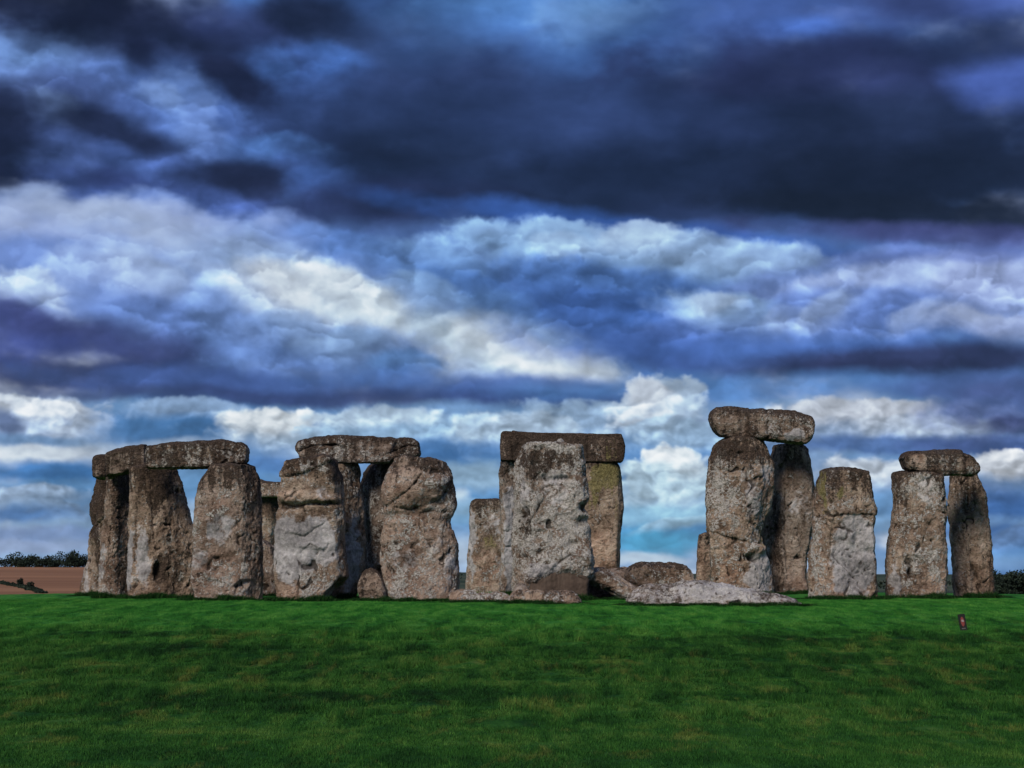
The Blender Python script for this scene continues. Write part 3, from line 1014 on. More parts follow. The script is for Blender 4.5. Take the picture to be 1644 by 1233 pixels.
stone('lintel_stone', 'lintel curving away at the left end, bridging the second and third uprights', None, 62.2, LBOX, axis='x', yaw=-.35,
      tb=[(163.5, 726, 766), (167, 724, 765), (175, 721.5, 763), (195.5, 717, 759.5), (215, 715.0, 754.5), (231.5, 713.5, 751)], dark=.75, darktop=.25, cat='lintel', group=GL, lich=.5, dscale=.7,
      feats=[('c', [(172, 735), (172, 762)], 3, .05, 0)])
stone('lintel_stone', 'longest lintel, spanning the gap between the third and fourth uprights from left', None, 59.9, LBOX, axis='x', yaw=-.05,
      tb=[(229.5, 715, 751), (234, 713, 751), (251, 711, 751.5), (281, 710, 751), (320, 708.3, 750.5), (337, 707.8, 749.5), (353, 704.8, 747), (372, 707.2, 745.5), (384, 709, 744.5), (391, 713, 743), (393.5, 719, 739)],
      dark=.75, darktop=.2, cat='lintel', group=GL, lich=.65, dscale=.8, feats=[('b', 352, 728, 12, 12, 0, .05), ('b', 378, 725, 6, 12, 0, -.06)],
      paint=[('l', 360, 728, 14, 10, 0, .3), ('d', 250, 732, 30, 14, 0, .2)])

# ---- far side of the circle seen through the gap
stone('standing_stone', 'dark distant upright in the gap, under the small far lintel',
      [(797, 417, 447), (830, 418, 447), (866, 417, 447), (950, 414, 447)], 86, box(.6, .1, .5, 1.1), dark=.5, darktop=.4, step=.045, group=GU)
stone('lintel_stone', 'small distant lintel showing in the gap right of the fourth upright', None, 85.6, LBOX, axis='x',
      tb=[(410, 768, 797), (415, 769, 798), (422, 773, 798), (448, 773, 798), (470, 773, 798)], dark=.35, darktop=.2, cat='lintel', group=GL, step=.045, dscale=.7, warm=.5)
stone('standing_stone', 'low slanting brown stone filling the foot of the gap behind the fourth upright',
      [(868, 400, 425), (880, 402, 440), (905, 403, 447), (955, 404, 450)], 67, box(.8, .1, .4, .8), top=[(400, 862), (420, 867), (440, 880)], dark=.1, darktop=.1, warm=.7, step=.04, group=GU, grey=.2)

# ---- trilithon behind the two middle uprights
stone('standing_stone', 'speckled brown upright behind the grey-faced stone, under the left end of the middle lintel',
      [(742, 500, 572.5), (755, 499, 576), (768, 498, 577), (793, 497, 581.5), (856, 497, 583.5), (906, 497, 582), (939, 498, 578), (955, 500, 570)],
      61.6, box(.72, .1, .62, 1.1), dark=.18, darktop=.35, lich=.55, warm=.2,
      paint=[('g', 562, 900, 12, 50, 0, .9), ('g', 572, 880, 6, 60, 0, .5), ('l', 560, 780, 14, 40, 0, .2)], group=GU)
stone('standing_stone', 'upright in deep shade on its left side, under the right end of the middle lintel',
      [(742, 591, 646), (758, 580, 646), (775, 577, 646), (831, 578.5, 646), (906, 579.5, 646), (957, 581, 646)],
      62.6, [(0, 1.2), (.26, .1), (.6, 0), (1.0, .1), (1, 1.3), (.05, 1.5)], dark=.35, darktop=.3, lich=.6, rough=1.1,
      paint=[('l', 605, 830, 14, 70, 0, .2)], group=GU)
stone('lintel_stone', 'middle lintel resting behind the tops of the grey-faced and the bulging uprights', None, 61.5, LBOX, axis='x', yaw=.03,
      tb=[(475.5, 717, 724), (478, 712, 735), (486, 707.5, 737), (500, 704.5, 739), (518, 701.5, 740.5), (551, 698.5, 742), (600, 701, 742.5), (606, 702.5, 742.5), (624, 701.5, 741.5), (632, 703, 736), (644, 702, 733), (660, 706, 733), (669, 712, 733), (671, 722, 728)],
      dark=.72, darktop=.25, cat='lintel', group=GL, lich=.7, dscale=.8,
      feats=[('c', [(481, 724), (505, 715), (530, 714), (545, 716)], 2.5, .07, .05), ('b', 634, 720, 6, 12, 0, -.16), ('c', [(636, 722), (655, 714), (668, 716)], 2.5, .05, .05), ('b', 535, 715, 10, 2.5, 0, -.1)],
      paint=[('l', 560, 728, 50, 10, 0, .3), ('d', 500, 725, 12, 10, 0, .4)])

# ---- the two big middle uprights in front
stone('standing_stone', 'broad leaning upright with a smooth grey face and overhanging brow, speckled at the foot',
      [(735, 478, 530), (742, 463, 538), (755, 454, 545), (773, 450.5, 549), (801, 447, 551), (836, 444, 553), (861, 440.5, 554), (894, 439.5, 556), (926, 440, 558), (940, 441, 550), (950, 443, 535), (962, 446, 525)],
      58.8, box(.86, .2, .5, 1.3, .05), top=[(455, 744), (480, 738.5), (505, 735), (521, 733), (536, 738), (545, 744)], dark=.0, darktop=.35, lich=.45, warm=.3, rough=.85,
      feats=[('b', 470, 813, 22, 5.5, 4, -.20), ('b', 518, 808, 24, 3.5, 4, -.13), ('b', 480, 797, 38, 8, 4, .09), ('b', 522, 789, 16, 8, -10, -.09), ('b', 520, 801, 22, 5, 0, .10), ('c', [(478, 858), (490, 861), (511, 846)], 2.2, .10, .05),
             ('c', [(462, 764), (490, 758), (520, 745)], 3, .02, .08), ('b', 500, 875, 22, 5, -10, .05), ('c', [(488, 812), (494, 830), (498, 850)], 2.4, .04, 0), ('c', [(483, 905), (484, 930), (482, 958)], 2.0, .06, 0),
             ('b', 550, 950, 24, 12, 35, -.35), ('c', [(480, 900), (492, 915), (528, 898)], 3, .03, -.04), ('c', [(490, 880), (500, 873), (512, 878)], 1.6, .05, .03)],
      paint=[('g', 470, 885, 34, 52, 0, 1.1), ('g', 515, 868, 26, 42, 0, 1.1), ('g', 480, 860, 46, 22, 0, .7), ('w', 470, 842, 26, 10, 0, .5), ('w', 465, 795, 22, 8, 0, .8), ('g', 518, 790, 12, 10, 0, .5), ('l', 500, 755, 40, 12, 15, .55), ('d', 538, 755, 12, 22, 0, .6),
             ('l', 510, 938, 44, 26, -20, .7), ('w', 470, 952, 30, 12, 0, .4), ('d', 560, 935, 20, 14, 40, .5), ('l', 545, 860, 6, 60, 0, .3)], group=GU)  # dark spot at lower right paints the shadow under the overhang
stone('standing_stone', 'massive pinkish upright with a bulging block overhanging its upper half',
      [(735, 646, 700), (741, 634, 714), (753, 626, 722), (781, 621, 727), (803, 616, 731), (815, 617, 730.5), (828, 616, 724), (838, 615, 719), (846, 614, 723), (856, 612, 729), (868, 611, 733.5), (894, 608.5, 735.5), (930, 611, 737), (962, 615, 738)],
      58.9, [(0, .35), (.10, .05), (.80, 0), (1.0, .4), (.98, 1.25), (.05, 1.2)], top=[(634, 736), (650, 731), (676, 736.5), (700, 737.5), (716, 742)], dark=-.06, darktop=.28, lich=.6, warm=.7, rough=1.0,
      feats=[('c', [(616, 812), (635, 815), (660, 818), (685, 812), (705, 803), (716, 790)], 3.2, .15, 0),
             ('b', 663, 780, 46, 32, 8, .34), ('b', 662, 825, 50, 7, 5, -.12), ('b', 708, 808, 14, 8, 40, -.10), ('b', 705, 777, 12, 12, 0, .06), ('c', [(632, 805), (655, 790), (668, 775), (678, 762)], 2.6, .05, .04), ('c', [(675, 824), (674, 845), (683, 866), (693, 878)], 1.8, .08, .03), ('c', [(676, 822), (700, 821), (716, 822)], 2.2, .06, 0),
             ('c', [(610, 875), (640, 868)], 1.6, .04, 0), ('c', [(712, 846), (711, 870), (714, 900), (712, 945)], 2.5, .05, 0),
             ('b', 629, 833, 3, 3, 0, -.06), ('b', 627, 847, 2.5, 2.5, 0, -.06), ('b', 634, 842, 2.5, 2.5, 0, -.06), ('b', 683, 836, 3, 5, 0, -.06), ('b', 690, 832, 3, 4, 0, -.05), ('b', 670, 775, 2.5, 2.5, 0, -.06), ('b', 620, 905, 5, 22, 20, -.07)],
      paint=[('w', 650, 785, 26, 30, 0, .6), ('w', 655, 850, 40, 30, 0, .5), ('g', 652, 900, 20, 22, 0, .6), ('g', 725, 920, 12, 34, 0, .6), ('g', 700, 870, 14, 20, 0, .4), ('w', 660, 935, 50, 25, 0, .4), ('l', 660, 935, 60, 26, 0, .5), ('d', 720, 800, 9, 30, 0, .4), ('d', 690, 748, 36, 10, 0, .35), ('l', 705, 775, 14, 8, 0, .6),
             ('y', 685, 793, 24, 16, 0, .25)], group=GU)
stone('boulder', 'squat brown boulder wedged against the left foot of the bulging upright', None, 58.6, [(0, .2), (.4, 0), (.9, .15), (1, .4), (.9, .8), (0, .8)], axis='x',
      tb=[(577, 930, 957), (581, 917, 966), (588, 912, 968), (598, 911.5, 968), (608, 917, 968), (614, 930, 968), (618, 945, 967)], dark=.45, darktop=.0, warm=.5, cat='boulder', group=GF, dscale=.8)

# ---- centre: distant upright, trilithon, and the big rough upright in front of it
stone('standing_stone', 'shorter distant upright left of the central group, grey edged with an orange-brown foot',
      [(800.5, 762, 806), (804, 756, 811), (813, 753, 812), (856, 751.5, 812), (906, 749.5, 812), (950, 746.5, 812)], 84, side_left(.25, .35, 1.2), dark=.12, darktop=.5, lich=.5, step=.04,
      paint=[('g', 757, 870, 7, 60, 0, .8), ('g', 786, 840, 12, 24, 0, .5), ('y', 786, 872, 9, 14, 0, .5), ('w', 784, 915, 18, 34, 0, 1.0), ('g', 800, 880, 5, 60, 0, .5)], group=GU)
stone('standing_stone', 'left leg of the central trilithon, its smooth grey side showing beside the big rough upright',
      [(740, 804.5, 850), (763, 800.5, 850), (806, 804, 850), (860, 805, 850), (955, 803, 850)], 70.5, [(0, .2), (.10, 0), (.18, .02), (.9, .5), (1, 1.2), (.05, 1.2)], dark=.2, darktop=.3, step=.035,
      paint=[('g', 818, 880, 12, 90, 0, .9), ('g', 818, 800, 10, 20, 0, .6), ('l', 805, 850, 4, 100, 0, .3)], feats=[('c', [(806, 853), (824, 854)], 1.5, .05, 0), ('c', [(806, 878), (824, 877)], 1.5, .06, 0), ('c', [(806, 829), (820, 829)], 1.2, .05, 0)], group=GU)
stone('standing_stone', 'right leg of the central trilithon, smooth olive-brown with yellow lichen at its head',
      [(742, 915, 990), (748, 912, 995), (763, 912, 999), (818, 912, 1001.5), (861, 912, 998), (911, 912, 995), (957, 912, 995)], 70.5, box(.88, .1, .4, 1.2), dark=-.25, darktop=.45, rough=.55, grey=-.1, lich=.2, warm=.25,
      paint=[('y', 975, 760, 30, 22, 0, .75), ('d', 962, 748, 16, 14, 0, .6), ('d', 985, 752, 16, 10, 0, .7), ('y', 970, 800, 28, 50, 0, .35), ('w', 965, 885, 36, 30, 0, 1.0), ('y', 952, 780, 6, 30, 0, .4), ('d', 998, 850, 4, 60, 0, .4)], group=GU)
stone('lintel_stone', 'square-cut dark lintel on top of the central trilithon', None, 70.4, [(0.0, .02), (.04, 0), (.96, 0.0), (1.0, .05), (1.0, 1.1), (0.0, 1.1)], axis='x',
      tb=[(804, 696, 739), (807, 692, 739.5), (850, 693.5, 740), (906, 695, 741.5), (945, 696, 742), (1000, 696.5, 741.5), (1002.5, 703, 740), (1003, 712, 735)],
      dark=1.5, darktop=.1, cat='lintel', group=GL, lich=.35, dscale=.45, step=.035, yel=.0,
      feats=[('c', [(822, 695), (822, 740)], 2.0, .05, .03), ('c', [(943, 697), (944, 742)], 2.5, .08, 0), ('b', 972, 720, 24, 18, 0, .05)],
      paint=[('d', 975, 718, 26, 22, 0, -.45), ('d', 812, 718, 9, 20, 0, -.4), ('y', 982, 722, 14, 18, 0, .4), ('l', 955, 720, 10, 14, 0, .3)])  # left end face painted less dark, as if lit
ee = stone('standing_stone', 'tallest-looking rough pale upright in front of the central trilithon, hollowed face and brown cement foot',
      [(711, 842, 934), (716, 837, 937), (725, 831.5, 939), (745, 825.5, 940.5), (780, 824, 942), (806, 823, 944), (843, 824, 947.5), (868, 824, 951), (885, 823.5, 953), (906, 823, 953.5), (920, 823, 952.5), (930, 822.5, 948), (936, 822, 944), (962, 822, 943)],
      59.2, [(0, .75), (.17, .05), (.25, 0), (.92, 0.0), (1.0, .3), (.98, 1.2), (.08, 1.3)], top=[(840, 711.5), (848, 709.5), (891, 710.5), (931, 713.5)], dark=-.1, darktop=.0, lich=1.25, warm=.1, rough=1.4, grey=.16,
      feats=[('b', 842, 822, 10, 14, -20, -.22), ('b', 873, 769, 14, 7, 0, -.16), ('b', 902, 769, 14, 5, 0, -.12), ('b', 938, 815, 10, 8, 0, -.22), ('b', 937, 838, 10, 8, 0, -.18), ('b', 925, 800, 14, 24, 0, .06), ('b', 858, 745, 8, 18, 0, -.10), ('b', 880, 785, 14, 10, 0, -.08),
             ('b', 868, 888, 12, 5, 15, -.09), ('b', 842, 898, 8, 6, 0, -.12), ('b', 922, 872, 8, 5, 0, -.10), ('b', 866, 842, 14, 3, 0, -.06), ('b', 866, 850, 14, 3, 0, .05), ('c', [(838, 868), (850, 840), (862, 820), (868, 806)], 3.5, .07, .04),
             ('b', 915, 905, 30, 16, 10, .12), ('b', 850, 915, 20, 12, 0, .08), ('c', [(895, 905), (915, 890), (940, 902)], 3, .06, .03),
             ('b', 893, 974, 56, 32, 0, -.30), ('b', 905, 938, 26, 20, 0, -.26), ('b', 868, 946, 20, 12, 0, -.26)],
      paint=[('l', 880, 860, 55, 70, 0, .35), ('d', 885, 738, 44, 16, 0, .55), ('l', 885, 714, 46, 4, 0, .6), ('d', 885, 714, 46, 4, 0, -.4), ('d', 870, 762, 24, 12, 0, .45), ('d', 838, 745, 10, 30, 0, .3), ('g', 885, 765, 20, 12, 0, .5), ('d', 845, 860, 8, 20, 20, .5), ('w', 905, 850, 20, 20, 0, .4), ('w', 920, 780, 18, 20, 0, .8), ('w', 925, 880, 22, 18, 0, .6), ('g', 870, 915, 26, 12, 0, .8), ('g', 842, 800, 8, 30, 0, .6), ('g', 890, 790, 24, 26, 0, .35), ('d', 852, 790, 8, 50, 0, .4), ('d', 855, 845, 12, 20, 30, .4)], group=GU)  # pale strip along the top edge paints a lit rim
stone('cement_base', None, [(908, 885, 925), (916, 862, 940), (924, 852, 944), (940, 849, 945), (960, 848, 945)], 59.24, [(0, .15), (.05, 0), (.95, 0), (1, .1), (1, .9), (0, .9)], top=[(850, 927), (870, 922), (888, 915), (906, 908), (920, 920), (944, 936)],
      parent=ee, mat=M_CEMENT, rough=.8, dscale=.8)
stone('tenon', None, [(705, 896, 904), (707, 894, 906.5), (712, 893, 907.5)], 59.55, [(0, .1), (.5, 0), (1, .1), (1, .35), (.5, .45), (0, .35)], parent=ee, dscale=.3, step=.02, foot=-3.9, dark=-.5, darktop=-.5, lich=1.2)

# ---- right trilithon
stone('standing_stone', 'tallest left-hand upright of the right trilithon, blotched with lichen and bulging like a nose',
      [(702, 1166, 1222), (706, 1155, 1229), (713, 1148, 1233), (723, 1143, 1237), (740, 1139.5, 1242), (764, 1136, 1245), (797, 1132, 1243), (811, 1133, 1240.5), (833, 1135, 1232), (850, 1137, 1226), (874, 1139, 1225), (888, 1140, 1231), (905, 1141, 1240), (925, 1141.5, 1245), (962, 1143, 1245)],
      69.5, [(0, .45), (.16, .05), (.68, 0), (1.0, .6), (.95, 1.4), (.08, 1.3)], dark=.08, darktop=.4, lich=1.0, rough=1.25,
      feats=[('b', 1213, 880, 11, 8, -10, .20), ('b', 1206, 896, 12, 5, -15, -.25), ('c', [(1197, 760), (1199, 800), (1205, 840)], 4, .08, 0), ('b', 1213, 800, 12, 44, -5, .06), ('c', [(1234, 790), (1229, 845), (1219, 880), (1226, 905)], 3, .07, 0),
             ('b', 1167, 830, 10, 16, 0, .05), ('c', [(1150, 856), (1170, 864), (1195, 868)], 3, .06, .04), ('c', [(1160, 885), (1180, 868)], 2.4, .05, 0), ('b', 1200, 905, 16, 12, 0, -.08)],
      paint=[('g', 1206, 800, 14, 34, 8, .75), ('g', 1230, 770, 9, 22, 0, .6), ('g', 1219, 920, 25, 34, 0, 1.0), ('y', 1228, 880, 5, 30, 15, .5), ('l', 1160, 790, 22, 50, 0, .35), ('w', 1190, 875, 20, 14, 0, .3), ('w', 1170, 920, 16, 30, 0, .6), ('w', 1212, 878, 12, 8, 0, .6), ('d', 1180, 725, 40, 14, 0, .3)], group=GU)
stone('standing_stone', 'dark right-hand upright of the right trilithon, waisted towards its foot',
      [(714, 1252, 1290), (720, 1246, 1297), (731, 1242, 1303), (770, 1238, 1308.5), (800, 1229, 1310), (833, 1222, 1310), (850, 1221, 1307), (869, 1221, 1303.5), (885, 1221, 1297), (906, 1223, 1295.5), (925, 1226, 1296), (943, 1228, 1300), (962, 1230, 1302)],
      71.2, [(0, 1.0), (.30, .05), (.42, 0), (.92, .08), (1.0, .4), (.95, 1.4), (.02, 1.5)], top=[(1250, 713), (1289, 714), (1300, 722)], dark=.15, darktop=.1, lich=.5, rough=.9,
      feats=[('c', [(1254, 750), (1257, 800), (1256, 850), (1260, 930)], 2.4, .08, 0), ('b', 1279, 894, 3, 4, 0, -.1), ('c', [(1262, 735), (1270, 722), (1280, 716)], 2.5, .05, .04), ('c', [(1238, 850), (1252, 850)], 1.5, .05, 0), ('c', [(1239, 880), (1253, 880)], 1.5, .05, 0), ('c', [(1239, 905), (1254, 905)], 1.5, .05, 0)],
      paint=[('g', 1284, 820, 18, 38, 0, .55), ('w', 1282, 930, 22, 30, 0, .6), ('d', 1246, 870, 9, 90, 0, .5)], group=GU)  # shade on the left side face put into the colour
stone('lintel_stone', 'highest lintel of all, a tilted chunky block grooved with vertical clefts', None, 69.6, [(0.0, .15), (.2, 0), (.8, 0.0), (1.0, .18), (1.0, 1.2), (0.0, 1.2)], axis='x', yaw=.03,
      tb=[(1144, 664, 678), (1147, 658, 686), (1153, 654.5, 694), (1160, 653.5, 700), (1173.5, 652, 701.5), (1201, 653.5, 702.5), (1224, 655, 705), (1248, 658, 707), (1281, 659.5, 710.5), (1284, 662, 711), (1298, 664, 711.5), (1306, 666, 706), (1310, 669, 696), (1311.5, 674, 688)],
      dark=.72, darktop=.1, cat='lintel', group=GL, lich=.55, rough=1.1, dscale=.8,
      feats=[('c', [(1206, 655), (1209, 675), (1203, 692)], 2.2, .05, 0), ('c', [(1220, 655), (1219, 702)], 1.8, .05, 0), ('c', [(1246, 658), (1247, 700)], 1.8, .05, 0), ('c', [(1272, 660), (1271, 690)], 1.8, .05, 0), ('c', [(1232, 657), (1233, 704)], 2.2, .06, 0), ('c', [(1259, 660), (1261, 690)], 2.6, .08, 0), ('c', [(1150, 672), (1165, 662), (1195, 662), (1203, 675), (1195, 692)], 2.6, .07, 0), ('b', 1175, 677, 18, 10, 0, .06), ('c', [(1287, 690), (1288, 710)], 2, .05, 0)],
      paint=[('g', 1278, 697, 20, 10, 0, .8), ('g', 1234, 688, 3, 14, 0, .7), ('g', 1175, 680, 16, 9, 0, .35), ('l', 1245, 680, 20, 20, 0, .3)])
stone('standing_stone', 'small slender pillar stone behind the long fallen slab, left of the right trilithon',
      [(857, 1122, 1137), (861, 1121, 1139.5), (880, 1119.5, 1141), (935, 1117, 1143), (958, 1117, 1143)], 66.5, [(0, .1), (.5, 0), (1, .15), (1, .45), (0, .45)], dark=.2, darktop=.25, warm=.6, lich=.1, rough=.6, step=.025, group=GU)

# ---- right: lone upright and the last trilithon
stone('standing_stone', 'lone flat-topped upright with rough brown head and smooth dark grey lower face',
      [(752.5, 1330, 1390), (757, 1321, 1397), (765, 1313.5, 1398.5), (791, 1310.5, 1401), (817, 1309.5, 1406), (845, 1309, 1403.5), (856, 1308, 1403.5), (882, 1303.5, 1407), (895, 1301, 1408), (928, 1299.5, 1410), (962, 1302, 1410.5)],
      61.5, [(0, .55), (.24, .03), (.30, 0), (.96, 0.08), (1.0, .3), (.98, 1.1), (.05, 1.2)], top=[(1318, 757), (1327, 752.5), (1365, 753), (1397, 757)], dark=.25, darktop=.42, lich=.55, warm=.2,
      feats=[('c', [(1329, 875), (1331, 840), (1338, 828), (1360, 824), (1400, 826)], 3, .02, .07), ('b', 1366, 890, 36, 60, 0, -.08), ('b', 1365, 860, 4, 14, 0, .06), ('b', 1345, 870, 10, 8, 0, -.05), ('b', 1396, 885, 8, 6, 0, -.08), ('b', 1380, 900, 12, 8, 0, .05)],
      paint=[('g', 1368, 895, 38, 72, 0, .95), ('d', 1368, 905, 36, 60, 0, .55), ('y', 1322, 790, 6, 40, 0, .75), ('y', 1350, 790, 5, 12, 0, .7), ('w', 1358, 945, 36, 14, 0, .8), ('w', 1312, 890, 10, 60, 0, .6), ('l', 1312, 900, 10, 60, 0, .4)], group=GU)
stone('standing_stone', 'left upright of the rightmost pair, frosted white near the top with a hole low down',
      [(757.5, 1440, 1512), (763, 1437.5, 1518), (775, 1437, 1519.5), (804, 1439.5, 1521), (830, 1436, 1520), (845, 1433, 1519), (861, 1430.5, 1520.5), (882, 1428, 1522.5), (902, 1426.6, 1523.5), (920, 1426.5, 1524), (962, 1427, 1521)],
      62.3, [(0, .35), (.14, .04), (.22, 0), (.9, 0.04), (1.0, .35), (.96, 1.1), (.05, 1.2)], top=[(1438, 758), (1477, 757), (1513, 761)], dark=.22, darktop=.3, lich=.6, rough=1.15,
      feats=[('b', 1455, 903, 8, 5, -40, -.16), ('b', 1457, 918, 5, 9, 0, -.24), ('c', [(1447, 893), (1462, 891), (1475, 900)], 2.5, .06, .04), ('c', [(1440, 905), (1441, 955)], 2.4, .05, 0)],
      paint=[('g', 1486, 785, 20, 24, 0, .55), ('l', 1486, 785, 24, 26, 0, .9), ('g', 1432, 930, 6, 30, 0, .9), ('w', 1480, 935, 36, 20, 0, .3)], group=GU)
stone('standing_stone', 'dark curved upright at the right end, leaning inward under the last lintel',
      [(758, 1532, 1570), (764, 1531, 1573), (780, 1530, 1581), (798, 1529, 1587.5), (817, 1528.5, 1590), (856, 1532.5, 1594), (895, 1535.5, 1596.8), (920, 1537, 1598), (960, 1537.5, 1600)],
      65.0, [(0, .5), (.28, .02), (.42, .12), (.55, .0), (.9, 0.1), (1.0, .4), (.96, 1.1), (.05, 1.2)], dark=.3, darktop=.15, lich=.5,
      feats=[('c', [(1556, 765), (1549, 830), (1545, 880), (1566, 935), (1564, 955)], 4, .10, 0)], paint=[('w', 1556, 900, 20, 50, 0, .3), ('w', 1590, 920, 8, 40, 0, .5)], group=GU)
stone('lintel_stone', 'last lintel at the right end, dark and wedge shaped, tipping down to the right', None, 62.6, [(0.0, .1), (.2, 0), (.8, 0.0), (1.0, .15), (1.0, 1.0), (0.0, 1.0)], axis='x', yaw=.28,
      tb=[(1450.5, 734, 738), (1452, 729, 748), (1456, 727.5, 754), (1462, 725.5, 756), (1488, 723, 758), (1519, 721.5, 763), (1551, 720.5, 762.5), (1558, 726, 762), (1568, 729, 762), (1573, 731, 761.5), (1578, 739, 761), (1579, 745, 757)],
      dark=.85, darktop=.1, cat='lintel', group=GL, lich=.4, dscale=.8, feats=[('c', [(1504, 724), (1501, 757)], 2.0, .035, 0), ('c', [(1553, 722), (1552, 740), (1557, 760)], 2.4, .05, 0)],
      paint=[('w', 1472, 742, 10, 14, 0, 1.0), ('d', 1472, 742, 10, 14, 0, -.5), ('l', 1492, 742, 10, 10, 0, .4)])

# ---- fallen stones
RB = [(0.0, .1), (.35, 0), (.8, .12), (1.0, .45), (.8, 1.0), (0, 1.0)]
stone('fallen_stone', 'long low grey slab lying on the grass, mottled white, in front of the right trilithon', None, 55.4, [(0.0, .0), (.45, .02), (.85, .3), (1.0, .8), (.85, 1.5), (0, 1.6)], axis='x',
      tb=[(1010, 962, 966), (1013, 956, 969), (1025, 945.5, 971.5), (1042, 938.5, 976), (1066, 938.5, 978), (1095, 931, 979), (1127, 930.5, 979.5), (1151, 934, 979.5), (1192, 942.5, 979), (1236, 953, 976), (1262, 956.5, 975.5), (1278, 961, 974.5), (1286, 968, 971)],
      dark=.22, darktop=-.35, cat='fallen stone', group=GF, lich=1.05, grey=.52, warm=.15, rough=1.25, feats=[('c', [(1215, 950), (1240, 960), (1238, 972)], 3, .06, .03), ('b', 1075, 948, 10, 6, 0, -.07), ('b', 1120, 945, 12, 6, 0, .05)],
      paint=[('w', 1080, 968, 40, 6, 0, .9), ('w', 1260, 965, 26, 10, 0, .9), ('w', 1130, 972, 60, 5, 0, .6), ('g', 1160, 952, 60, 12, 0, .3)])
stone('fallen_stone', 'slanting fallen stone propped against the pale upright, dark hollow beneath its left end', None, 59.6, [(0.0, .35), (.25, .05), (.7, 0), (1.0, .45), (.8, 1.0), (0, 1.0)], axis='x',
      tb=[(945, 918, 930), (948, 914, 938), (960, 912.5, 942), (975, 914, 948), (990, 921, 958), (1005, 930, 970), (1020, 939, 973), (1034, 948, 974), (1040, 958, 973)],
      dark=-.1, darktop=-.1, cat='fallen stone', group=GF, lich=.8, grey=.2, warm=.4, paint=[('w', 985, 945, 22, 14, -30, .7)])
stone('fallen_stone', 'dark block standing in for the shadow under the slanting fallen stone', None, 60.9, RB, axis='x',
      tb=[(944, 930, 970), (950, 926, 972), (965, 928, 972), (980, 934, 972), (992, 950, 972)], dark=.7, darktop=.2, cat='fallen stone', group=GF, lich=.0, warm=.3)  # dark block put where only shadow lies beneath the slanting stone
stone('fallen_stone', 'rounded hump of a boulder behind the long slab, brown with a flat top', None, 64.5, RB, axis='x',
      tb=[(1003, 925, 945), (1007, 912, 950), (1016, 905.5, 950), (1032, 902, 950), (1054, 901, 950), (1085, 903, 950), (1102, 907, 950), (1109, 914, 950), (1114, 925, 950), (1116, 938, 950)],
      dark=.15, darktop=.3, cat='fallen stone', group=GF, lich=.7, warm=.5, rough=1.3, feats=[('b', 1040, 928, 6, 8, 0, -.12)])
stone('fallen_stone', 'small pink-brown boulder half hidden left of the rounded hump', None, 66.5, RB, axis='x',
      tb=[(968, 925, 945), (972, 914, 950), (985, 911, 950), (1000, 911, 950), (1014, 914, 950), (1022, 925, 948)], dark=.05, darktop=.1, cat='fallen stone', group=GF, lich=.5, warm=.8)
stone('fallen_stone', 'low pinkish block flat on the grass, leftmost of the three before the central group', None, 57.4, RB, axis='x',
      tb=[(722, 955, 966), (726, 949, 969), (738, 946.5, 970), (752, 947, 970), (764, 949.5, 970), (778, 952.5, 970), (800, 951, 969), (814, 953, 968), (820, 960, 966)],
      dark=-.2, darktop=-.1, cat='fallen stone', group=GF, lich=.85, warm=.7, rough=1.5, feats=[('c', [(766, 948), (768, 968)], 2.5, .07, 0), ('c', [(792, 951), (793, 968)], 2.2, .05, 0)])
stone('fallen_stone', 'lichen-flecked block on the grass at the foot of the pale upright, middle of three', None, 56.8, RB, axis='x',
      tb=[(818, 960, 967), (822, 952, 970), (832, 947.5, 972), (850, 946, 972.5), (866, 947, 973), (876, 951, 973), (884, 960, 972)], dark=.25, darktop=-.3, cat='fallen stone', group=GF, lich=.95, warm=.6, rough=1.5)
stone('fallen_stone', 'rounded pinkish block on the grass, rightmost of the three low ones', None, 56.3, RB, axis='x',
      tb=[(872, 955, 968), (875, 949.5, 972), (888, 946.5, 974), (904, 948.5, 975), (918, 951, 976), (927, 956, 976), (932, 963, 973)], dark=.25, darktop=-.3, cat='fallen stone', group=GF, lich=.9, warm=.7, rough=1.5)
stone('fallen_stone', 'tiny rock lump between the cement foot and the low blocks', None, 58.5, RB, axis='x',
      tb=[(826, 944, 952), (829, 938, 954), (838, 936, 954), (846, 940, 954), (850, 947, 953)], dark=-.1, darktop=0, cat='fallen stone', group=GF, lich=.6, warm=.5, dscale=.5, step=.02)

